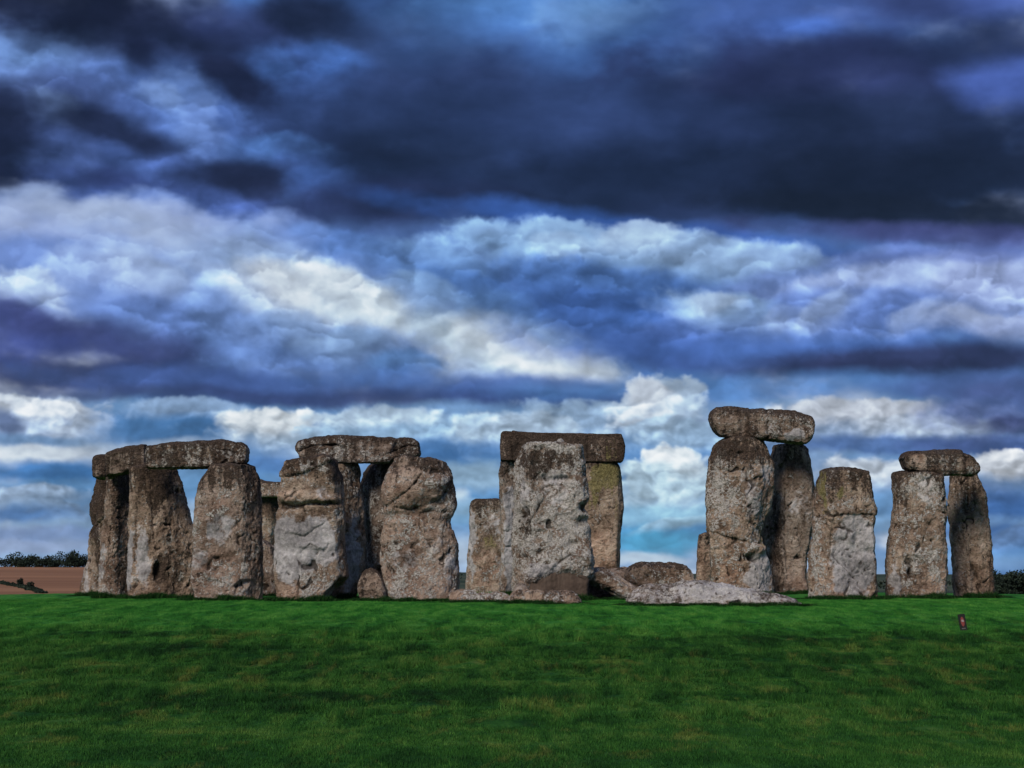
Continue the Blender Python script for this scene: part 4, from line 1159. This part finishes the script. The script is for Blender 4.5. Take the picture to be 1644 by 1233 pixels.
# ------------------------------------------------------------------ ground
def grass_nodes(w, blade=False):
    geo = w.node('ShaderNodeNewGeometry')
    P = geo.outputs['Position']
    sp = w.node('ShaderNodeSeparateXYZ'); w.l.new(P, sp.inputs[0])
    n1 = w.noise(w.mapping(P, scale=(.13, .30, .2)), 1.0, 4, .55)
    n2 = w.noise(w.mapping(P, rot=(0, 0, .12), scale=(2.3, .50, .5)), 1.0, 6, .68, .5)
    n3 = w.noise(P, 7.0, 4, .6)
    g = w.ramp(w.math('MULTIPLY_ADD', n1, .42, w.math('MULTIPLY', n2, .58)),
               [(.37, (.004, .022, .005)), (.455, (.009, .049, .008)), (.53, (.023, .088, .014)), (.63, (.062, .130, .026))])
    # the mown plateau is a fresher, purer green than the rough bank
    edge = w.math('MULTIPLY_ADD', w.math('SUBTRACT', n1, .5), 14.0, w.math('MULTIPLY_ADD', w.math('SUBTRACT', n2, .5), 8.0, sp.outputs[1]))
    pl = w.rng(edge, 38, 50)
    fresh = w.ramp(n2, [(.36, (.012, .084, .012)), (.48, (.026, .148, .020)), (.62, (.060, .205, .034))])
    g = w.mix(w.math('MULTIPLY', pl, .9), g, fresh)
    nl = w.rng(w.math('MULTIPLY_ADD', w.math('SUBTRACT', n1, .5), 12.0, w.math('MULTIPLY_ADD', w.math('SUBTRACT', n2, .5), 6.0, sp.outputs[1])), 26, 19)
    g = w.mix(w.math('MULTIPLY', nl, .75), g, w.ramp(w.math('MULTIPLY_ADD', n1, .5, w.math('MULTIPLY', n2, .5)), [(.38, (.008, .044, .008)), (.5, (.018, .078, .012)), (.62, (.044, .112, .020))]))
    dry = w.noise(w.mapping(P, rot=(0, 0, -.1), scale=(1.3, .36, .4), loc=(4, 9, 0)), 1.0, 7, .72, .5)
    g = w.mix(w.math('MULTIPLY', w.rng(dry, .53, .66), w.rng(pl, 0, 1, .42, .08)), g, (.135, .145, .036))
    g = w.mix(w.rng(n3, .35, .65, 0, .45), g, w.mix(1.0, g, (.42, .45, .42), 'MULTIPLY'))
    return g, P, n3


gm_, w, b = new_mat('turf')
g, P, n3 = grass_nodes(w)
# far fields turn duller
sp = w.node('ShaderNodeSeparateXYZ'); w.l.new(P, sp.inputs[0])
farf = w.rng(sp.outputs[1], 100, 200)
fn = w.noise(w.mapping(P, scale=(.002, .012, 0)), 1.0, 3, .5)
g = w.mix(farf, g, w.ramp(fn, [(.35, (.020, .034, .024)), (.5, (.040, .058, .040)), (.65, (.075, .080, .055))]))
w.l.new(g, b.inputs['Base Color'])
b.inputs['Roughness'].default_value = 1
b.inputs['Specular IOR Level'].default_value = .05
bp = w.node('ShaderNodeBump'); bp.inputs['Distance'].default_value = .05; bp.inputs['Strength'].default_value = .6
w.l.new(n3, bp.inputs['Height']); w.l.new(bp.outputs[0], b.inputs['Normal'])
M_TURF = gm_


def sheet(name, xs, ys, zf, mat):
    X, Y_ = np.meshgrid(xs, ys)
    Z = zf(X, Y_)
    V = np.stack([X, Y_, Z], 2).reshape(-1, 3)
    r, c = X.shape
    i = np.arange(r - 1)[:, None] * c; j = np.arange(c - 1)[None, :]
    F = np.stack([i + j, i + j + 1, i + c + j + 1, i + c + j], 2).reshape(-1, 4)
    me = mesh_np(name, V, F, mat)
    o = bpy.data.objects.new(name, me)
    return link(o)


xs = np.concatenate([-np.geomspace(6000, 30, 60), np.linspace(-29.5, 29.5, 300), np.geomspace(30, 6000, 60)])
ys = np.concatenate([np.linspace(-300, 0, 12), np.linspace(2, 100, 330), np.geomspace(101, 6000, 150)])
ground = sheet('ground', xs, ys, ground_z, M_TURF)
tag(ground, 'green turf mound running out to distant fields', kind='structure')

# ploughed field on the far left hill
fm, w, b = new_mat('bare_soil')
P = w.node('ShaderNodeNewGeometry').outputs['Position']
n1 = w.noise(w.mapping(P, scale=(.006, .02, 0)), 1, 4, .5)
n2 = w.noise(w.mapping(P, rot=(0, 0, .35), scale=(.01, .16, 0)), 1, 3, .5)
w.l.new(w.ramp(w.math('MULTIPLY_ADD', n2, .45, w.math('MULTIPLY', n1, .55)), [(.33, (.125, .056, .026)), (.5, (.19, .090, .042)), (.66, (.28, .145, .075))]), b.inputs['Base Color'])
b.inputs['Roughness'].default_value = 1
fx = np.linspace(-1, 0, 60)
fy = np.geomspace(235, 1010, 90)
U, Yf = np.meshgrid(fx, fy)
Xf = Yf * (-.205) + U * Yf * .32
V = np.stack([Xf, Yf, ground_z(Xf, Yf) + .12], 2).reshape(-1, 3)
r, c = U.shape
i = np.arange(r - 1)[:, None] * c; j = np.arange(c - 1)[None, :]
F = np.stack([i + j, i + j + 1, i + c + j + 1, i + c + j], 2).reshape(-1, 4)
fo = link(bpy.data.objects.new('ploughed_field', mesh_np('ploughed_field', V, F, fm)))
tag(fo, 'reddish brown ploughed field on the far slope', kind='structure')

# ------------------------------------------------------------------ foliage far off
lm, w, b = new_mat('dark_foliage')
P = w.node('ShaderNodeNewGeometry').outputs['Position']
w.l.new(w.ramp(w.noise(P, .5, 4, .6), [(.35, (.008, .014, .010)), (.55, (.018, .030, .020)), (.7, (.034, .050, .030))]), b.inputs['Base Color'])
M_LEAF = lm
bm_, w, b = new_mat('bark')
b.inputs['Base Color'].default_value = (.03, .024, .02, 1)
w.l.new(w.ramp(w.noise(w.node('ShaderNodeNewGeometry').outputs['Position'], 3, 3), [(.3, (.02, .016, .013)), (.7, (.05, .04, .032))]), b.inputs['Base Color'])
M_BARK = bm_


def leaf_cloud(cx, cy, cz, rx, ry, rz, n, size, seed):
    """n leaf-clump faces through an uneven crown"""
    g = np.random.default_rng(seed)
    lobes = g.normal(size=(9, 3)) * np.array([.40, .40, .34])
    lobes[:3, 2] = -.45
    pick = g.integers(0, 9, n)
    v = g.normal(size=(n, 3)); v /= np.linalg.norm(v, axis=1)[:, None]
    v = lobes[pick] + v * (g.uniform(0, 1, n) ** .45)[:, None] * .55
    v[:, 2] = np.maximum(v[:, 2], -.85)
    c = np.array([cx, cy, cz]) + v * np.array([rx, ry, rz])
    a = g.normal(size=(n, 3)); b_ = g.normal(size=(n, 3))
    a /= np.linalg.norm(a, axis=1)[:, None]
    b_ -= (a * b_).sum(1)[:, None] * a
    b_ /= np.linalg.norm(b_, axis=1)[:, None]
    s = size * g.uniform(.5, 1.3, n)[:, None]
    V = np.stack([c - a * s, c + b_ * s * .6, c + a * s, c - b_ * s * .6], 1).reshape(-1, 3)
    return V, np.arange(4 * n).reshape(-1, 4)


def trunk_mesh(h, r0, seed):
    g = np.random.default_rng(seed)
    V, F = [], []
    def limb(p0, p1, ra, rb):
        k = len(V)
        p0, p1 = np.array(p0), np.array(p1)
        for p, r_ in ((p0, ra), ((p0 + p1) / 2 + g.normal(size=3) * r_ * .5 if False else (p0 + p1) / 2, (ra + rb) / 2), (p1, rb)):
            for q in range(6):
                t = q / 6 * 2 * math.pi
                V.append((p[0] + math.cos(t) * r_, p[1] + math.sin(t) * r_, p[2]))
        for a in range(2):
            for q in range(6):
                F.append((k + a * 6 + q, k + a * 6 + (q + 1) % 6, k + (a + 1) * 6 + (q + 1) % 6, k + (a + 1) * 6 + q))
    limb((0, 0, -.5), (0, 0, h * .5), r0, r0 * .6)
    for _ in range(4):
        t = g.uniform(0, 6.28)
        limb((0, 0, h * .35), (math.cos(t) * h * .28, math.sin(t) * h * .28, h * g.uniform(.6, .85)), r0 * .45, r0 * .15)
    return np.array(V), np.array(F)


def tree(px, Y, h, wd, label, seed, n=420):
    x = (px - 822) / FPX * Y
    z = float(ground_z(x, Y))
    root = empty('tree', (x, Y, z))
    tag(root, label, 'tree', 'dark trees on the skyline')
    V, F = leaf_cloud(0, 0, h * .48, wd * .56, wd * .5, h * .52, n, h * .065, seed)
    link(bpy.data.objects.new('crown', mesh_np('crown', V, F, M_LEAF, smooth=False)), root)
    V, F = trunk_mesh(h, h * .035, seed)
    link(bpy.data.objects.new('trunk', mesh_np('trunk', V, F, M_BARK)), root)


TL = [(-14, 6.5, 8, 'scraggy dark tree at the left edge of the skyline row'),
      (3, 5, 6, 'small thin dark tree with sky showing through, second on the left skyline'),
      (22, 8.2, 9, 'big rounded dark tree, highest of the left skyline clump'),
      (36, 8.0, 8, 'dark tree just right of the highest rounded one on the left skyline'),
      (50, 6.2, 6, 'lower dark tree in the small dip of the left skyline row'),
      (63, 8.0, 8, 'domed dark tree in the middle of the left skyline row'),
      (76, 7.0, 7, 'dark tree right of the middle dome on the left skyline'),
      (89, 7.0, 8, 'broad dark tree at two thirds along the left skyline row'),
      (102, 7.0, 8, 'flat-topped dark tree near the right of the left skyline row'),
      (114, 7.2, 7, 'dark tree beside the spiky one on the left skyline'),
      (127, 9.2, 6, 'spiky dark tree at the right end of the left row, by the crooked upright'),
      (140, 7.5, 8, 'dark tree half hidden behind the crooked leftmost upright')]
for k, (px, h, wd, lab) in enumerate(TL):
    tree(px, 982 + (k % 3) * 10, h * .98, wd * 1.15, lab, 100 + k, 1100)
TR = [(1598, 5.5, 9, 'dark tree emerging right behind the curved end upright'),
      (1609, 6.6, 10, 'dark tree on the right skyline next to the end upright'),
      (1621, 7.6, 10, 'highest domed dark tree of the right skyline'),
      (1634, 7.0, 10, 'dark tree right of the domed one on the right skyline'),
      (1648, 6.6, 10, 'dark tree cut by the right edge of the picture'),
      (1660, 6.0, 10, 'dark tree past the right edge, last on the right skyline')]
for k, (px, h, wd, lab) in enumerate(TR):
    tree(px, 430 + (k % 2) * 8, h * .80, wd * .60, lab, 200 + k, 1100)


def hedge(pts, h, wd, label, seed, dens=9, leaf=.28):
    """hedgerow along (px, py, Y) points"""
    g = np.random.default_rng(seed)
    Vs, Fs, k = [], [], 0
    P3 = [((px - 822) / FPX * Y, Y) for px, Y in pts]
    for (x1, y1), (x2, y2) in zip(P3[:-1], P3[1:]):
        L = math.hypot(x2 - x1, y2 - y1)
        m = max(2, int(L / wd))
        for q in range(m):
            t = (q + g.uniform(0, 1)) / m
            x, y = x1 + (x2 - x1) * t, y1 + (y2 - y1) * t
            hh = h * g.uniform(.6, 1.15)
            V, F = leaf_cloud(x, y, float(ground_z(x, y)) + hh * .45, wd * .9, wd * .6, hh * .55, int(dens * 6), leaf, int(g.integers(1e6)))
            Vs.append(V); Fs.append(F + k); k += len(V)
    V = np.vstack(Vs); org = np.array([V[:, 0].mean(), V[:, 1].mean(), V[:, 2].min()])
    o = link(bpy.data.objects.new('hedge', mesh_np('hedge', V - org, np.vstack(Fs), M_LEAF, smooth=False)))
    o.location = org
    tag(o, label, 'hedge', 'hedges on the far fields')
    return o


hedge([(-60, 640), (0, 560), (38, 500), (60, 450), (72, 420)], .8, 1.1, 'thin dark hedge slanting down across the ploughed field', 31, leaf=.35)
hedge([(18, 262), (60, 258), (100, 256), (128, 255)], 1.3, 1.1, 'dark low hedge just beyond the turf at the far left', 32, dens=14, leaf=.2)
hedge([(1400, 560), (1440, 565)], 3.2, 2.5, 'grey-green hedge seen in the gap between lone upright and rightmost pair', 33, leaf=.5)
hedge([(1515, 560), (1548, 560)], 2.6, 2.5, 'dark hedge in the slit between the last two uprights', 34, leaf=.5)
hedge([(728, 800), (760, 800)], 4.5, 3, 'dark bluish hedge in the slit right of the bulging upright', 35, leaf=.6)
hedge([(1285, 800), (1306, 800)], 4.5, 3, 'dark hedge in the slit between the trilithon and the lone upright', 36, leaf=.6)
for k, (px, Y, h, lab) in enumerate([(37, 508, 2.4, 'small russet bush on the slanting hedge, left of two'), (53, 470, 2.3, 'rounder dark bush on the slanting hedge, right of two')]):
    x = (px - 822) / FPX * Y
    V, F = leaf_cloud(0, 0, h * .5, h * .42, h * .42, h * .5, 420, h * .10, 500 + k)
    o = link(bpy.data.objects.new('bush', mesh_np('bush', V, F, M_LEAF, smooth=False)))
    o.location = (x, Y, float(ground_z(x, Y)))
    tag(o, lab, 'bush', 'bushes on the ploughed field')

# ------------------------------------------------------------------ grass blades
gb, w, b = new_mat('grass_blade')
g, P, n3 = grass_nodes(w)
info = w.node('ShaderNodeAttribute', attribute_name='tint')
g = w.mix(1.0, g, w.ramp(info.outputs['Fac'], [(0, (.75, .8, .7)), (.5, (1.15, 1.15, 1.1)), (.9, (1.6, 1.45, 1.3)), (1.0, (2.6, 2.0, 1.8))]), 'MULTIPLY')
w.l.new(g, b.inputs['Base Color'])
b.inputs['Roughness'].default_value = .7
b.inputs['Specular IOR Level'].default_value = .12
M_BLADE = gb


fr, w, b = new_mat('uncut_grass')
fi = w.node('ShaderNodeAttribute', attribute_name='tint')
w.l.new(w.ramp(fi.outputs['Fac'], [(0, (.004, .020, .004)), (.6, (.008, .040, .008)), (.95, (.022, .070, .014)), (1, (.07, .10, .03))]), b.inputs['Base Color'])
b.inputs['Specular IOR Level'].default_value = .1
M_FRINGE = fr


def tuft_mesh(name, side, n, h, wd, seed, lean=.5, mat=None):
    g = np.random.default_rng(seed)
    x = g.uniform(-side / 2, side / 2, n); y = g.uniform(-side / 2, side / 2, n)
    hh = h * g.uniform(.45, 1.25, n)
    a = g.uniform(0, 2 * math.pi, n)
    la = g.uniform(0, 2 * math.pi, n); lr_ = hh * g.uniform(.1, lean, n)
    ww = wd * g.uniform(.6, 1.3, n)
    base = np.stack([x, y, np.full(n, -.015)], 1)
    dx = np.stack([np.cos(a) * ww, np.sin(a) * ww, np.zeros(n)], 1)
    mid = base + np.stack([np.cos(la) * lr_ * .35, np.sin(la) * lr_ * .35, hh * .6], 1)
    tip = base + np.stack([np.cos(la) * lr_, np.sin(la) * lr_, hh], 1)
    V = np.stack([base - dx, base + dx, mid + dx * .7, mid - dx * .7, tip], 1).reshape(-1, 3)
    k = np.arange(n)[:, None] * 5
    F = k + np.array([0, 1, 2, 3]); T = k + np.array([3, 2, 4])
    me = mesh_np(name, V, F, mat or M_BLADE, smooth=True, F3=T)
    at_ = me.attributes.new('tint', 'FLOAT', 'POINT')
    at_.data.foreach_set('value', np.repeat(g.uniform(0, 1, n), 5).astype(np.float32))
    return me


def scatter(name, pts, scl, variants, label):
    """one object of instanced tufts: a point mesh, and geometry nodes that put a tuft on every point"""
    me = bpy.data.meshes.new(name)
    me.vertices.add(len(pts)); me.vertices.foreach_set('co', np.asarray(pts, np.float32).ravel())
    for nm, typ, arr in (('scl', 'FLOAT_VECTOR', scl), ('rot', 'FLOAT', rng.uniform(0, 6.28, len(pts))), ('pick', 'INT', rng.integers(0, len(variants), len(pts)))):
        a = me.attributes.new(nm, typ, 'POINT')
        a.data.foreach_set('vector' if typ == 'FLOAT_VECTOR' else 'value', np.asarray(arr, np.int32 if typ == 'INT' else np.float32).ravel())
    o = link(bpy.data.objects.new(name, me))
    tag(o, label, 'grass', kind='stuff')
    t = bpy.data.node_groups.new(name, 'GeometryNodeTree')
    t.interface.new_socket('Geometry', in_out='INPUT', socket_type='NodeSocketGeometry')
    t.interface.new_socket('Geometry', in_out='OUTPUT', socket_type='NodeSocketGeometry')
    n = t.nodes; l = t.links
    gi = n.new('NodeGroupInput'); go = n.new('NodeGroupOutput')
    ip = n.new('GeometryNodeInstanceOnPoints')
    g2 = n.new('GeometryNodeGeometryToInstance')
    m2p = n.new('GeometryNodeMeshToPoints')
    for v in reversed(variants):
        hid = n.new('GeometryNodeObjectInfo')
        hid.inputs['Object'].default_value = v
        hid.inputs['As Instance'].default_value = True
        l.new(hid.outputs['Geometry'], g2.inputs[0])
    def named(nm, typ):
        a = n.new('GeometryNodeInputNamedAttribute'); a.data_type = typ; a.inputs[0].default_value = nm
        return a.outputs[0]
    l.new(gi.outputs[0], m2p.inputs[0])
    l.new(m2p.outputs[0], ip.inputs['Points'])
    l.new(g2.outputs[0], ip.inputs['Instance'])
    ip.inputs['Pick Instance'].default_value = True
    l.new(named('pick', 'INT'), ip.inputs['Instance Index'])
    cx = n.new('ShaderNodeCombineXYZ'); l.new(named('rot', 'FLOAT'), cx.inputs[2])
    l.new(cx.outputs[0], ip.inputs['Rotation'])
    l.new(named('scl', 'FLOAT_VECTOR'), ip.inputs['Scale'])
    l.new(ip.outputs[0], go.inputs[0])
    md = o.modifiers.new('tufts', 'NODES'); md.node_group = t
    return o


# the tufts themselves grow behind the camera's spot, on the same turf
def tuft_obj(name, me, k):
    o = bpy.data.objects.new(name, me)
    x, y = -2.0 + k * .9, -6.0
    o.location = (x, y, float(ground_z(x, y)))
    link(o)
    tag(o, 'patch of turf grass growing on the low ground', 'grass', kind='stuff')
    return o


short = [tuft_obj('grass_patch', tuft_mesh('grass_patch', .62, 620, .042, .0040, 40 + k), k) for k in range(3)]
rough_ = [tuft_obj('rough_grass_patch', tuft_mesh('rough_grass_patch', .50, 330, .085, .0045, 50 + k, .9), 4 + k) for k in range(2)]
tall = [tuft_obj('tall_grass_patch', tuft_mesh('tall_grass_patch', .42, 320, .25, .006, 60 + k, .8, M_FRINGE), 7 + k) for k in range(2)]

pts, sc = [], []
y = 13.0
while y < 63:
    stp = .42 if y < 45 else .52
    half = .275 * y + 1.2
    m = int(2 * half / stp)
    x = -half + (np.arange(m) + rng.uniform(-.4, .4, m)) * stp
    yy = y + rng.uniform(-.2, .2, m)
    z = ground_z(x, yy)
    pts.append(np.stack([x, yy, z], 1))
    v = rng.uniform(.7, 1.3, m) * (1 + .6 * fbm(x * .9, yy * .4, 0.0, 4))
    sc.append(np.stack([np.ones(m), np.ones(m), v], 1))
    y += stp
scatter('grass', np.vstack(pts), np.vstack(sc), short, 'short mown green grass covering the foreground and the plateau')
# rougher, longer growth on the bank, in drifts
n = 14000
yy = rng.uniform(23, 47, n); x = rng.uniform(-1, 1, n) * (.275 * yy + 1)
dr = fbm(x * 1.9 + yy * .1, yy * .46, 5.0, 4, .6)
bank = sst(yy, 23, 30) * sst(yy, 47, 40)
keep = rng.uniform(0, 1, n) < np.clip(.25 + 1.6 * dr, 0, 1) * bank
x, yy, dr = x[keep], yy[keep], dr[keep]
v = np.clip(.6 + 1.7 * dr, .3, 2.3) * rng.uniform(.7, 1.3, len(x))
scatter('rough_grass', np.stack([x, yy, ground_z(x, yy)], 1), np.stack([np.ones(len(x)), np.ones(len(x)), v], 1), rough_, 'longer rough grass in drifts on the bank facing the viewer')
# unmown fringe round the feet of the stones
feet = []
for o in list(COL.objects):
    if o.type == 'MESH' and o.parent is None and o.get('category') in ('standing stone', 'fallen stone', 'boulder'):
        co = np.empty(len(o.data.vertices) * 3, np.float32); o.data.vertices.foreach_get('co', co)
        co = co.reshape(-1, 3) + np.array(o.location)
        gz = ground_z(co[:, 0], co[:, 1])
        lowm = np.abs(co[:, 2] - gz) < .25
        c = co[lowm]
        if len(c) and c[:, 1].min() < 80:
            x0, x1, y0 = c[:, 0].min(), c[:, 0].max(), c[:, 1].min()
            m = int((x1 - x0 + .8) * 13)
            xx = rng.uniform(x0 - .5, x1 + .5, m)
            ylo = np.array([c[np.abs(c[:, 0] - q) < .25, 1].min() if (np.abs(c[:, 0] - q) < .25).any() else y0 + .5 for q in xx])
            yv = ylo - rng.uniform(-.15, .55, m) 
            tap = sst(xx, x0 - .55, x0 + .3) * sst(xx, x1 + .55, x1 - .3)
            s_ = tap * np.clip(.75 + .9 * fbm(xx * 1.6, yv, 3.0, 3), .15, 1.5) * rng.uniform(.35, 1.2, m) * (.85 if o.get('category') == 'standing stone' else .48)
            feet.append(np.stack([xx, yv, ground_z(xx, yv), s_], 1))
feet = np.vstack(feet)
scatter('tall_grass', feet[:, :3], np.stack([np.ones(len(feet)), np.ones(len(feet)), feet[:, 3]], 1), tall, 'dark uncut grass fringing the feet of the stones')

# ------------------------------------------------------------------ small marker board on the grass, right
def flat_mat(name, c, r=.5):
    m, w, b = new_mat(name)
    n = w.noise(w.node('ShaderNodeTexCoord').outputs['Object'], 30, 3)
    w.l.new(w.mix(w.rng(n, .3, .7, 0, .35), c, tuple(v * .7 for v in c)), b.inputs['Base Color'])
    b.inputs['Roughness'].default_value = r
    return m


def poly_prism(pts, y0, y1):
    n = len(pts)
    V = [(x, y0, z) for x, z in pts] + [(x, y1, z) for x, z in pts]
    return V, n


def prism(name, pts, y0, y1, mat, parent):
    me = bpy.data.meshes.new(name)
    V, n = poly_prism(pts, y0, y1)
    F = [tuple(range(n)), tuple(range(2 * n - 1, n - 1, -1))] + [(i, i + n, (i + 1) % n + n, (i + 1) % n) for i in range(n)]
    me.from_pydata(V, [], F); me.materials.append(mat); me.update()
    return link(bpy.data.objects.new(name, me), parent)


SY = 44.0
sx, _ = at(1548, 1008, SY)
sz = float(ground_z(sx, SY))
sg = empty('marker_sign', (sx, SY, sz))
sg.rotation_euler = (math.radians(-8), math.radians(-7.5), 0)
tag(sg, 'small black marker board with a red oval, tilted on the grass at lower right', 'sign')
hw, hh_ = .078, .39
prism('panel', [(-hw, -.06), (hw, -.06), (hw, hh_ - .01), (hw - .01, hh_), (-hw + .01, hh_), (-hw, hh_ - .01)], 0, .03, flat_mat('black_panel', (.010, .011, .009)), sg)
ov = [(.040 * math.cos(t), .215 + .110 * math.sin(t)) for t in np.linspace(0, 2 * math.pi, 28, endpoint=False)]
prism('red_oval', ov, -.006, -.0005, flat_mat('red_print', (.19, .040, .036)), sg)
prism('white_mark', [(-.026, .225), (-.020, .262), (.004, .262), (.030, .238), (.034, .212), (.010, .205), (-.012, .214)], -.010, -.0065, flat_mat('white_print', (.26, .20, .20)), sg)
for k in range(4):
    x0 = -.040 + k * .021
    prism('caption_letter', [(x0, .052), (x0 + .014, .052), (x0 + .014, .072), (x0, .072)], -.004, -.0005, flat_mat('grey_print', (.16, .15, .15)) if k == 0 else bpy.data.materials['grey_print'], sg)
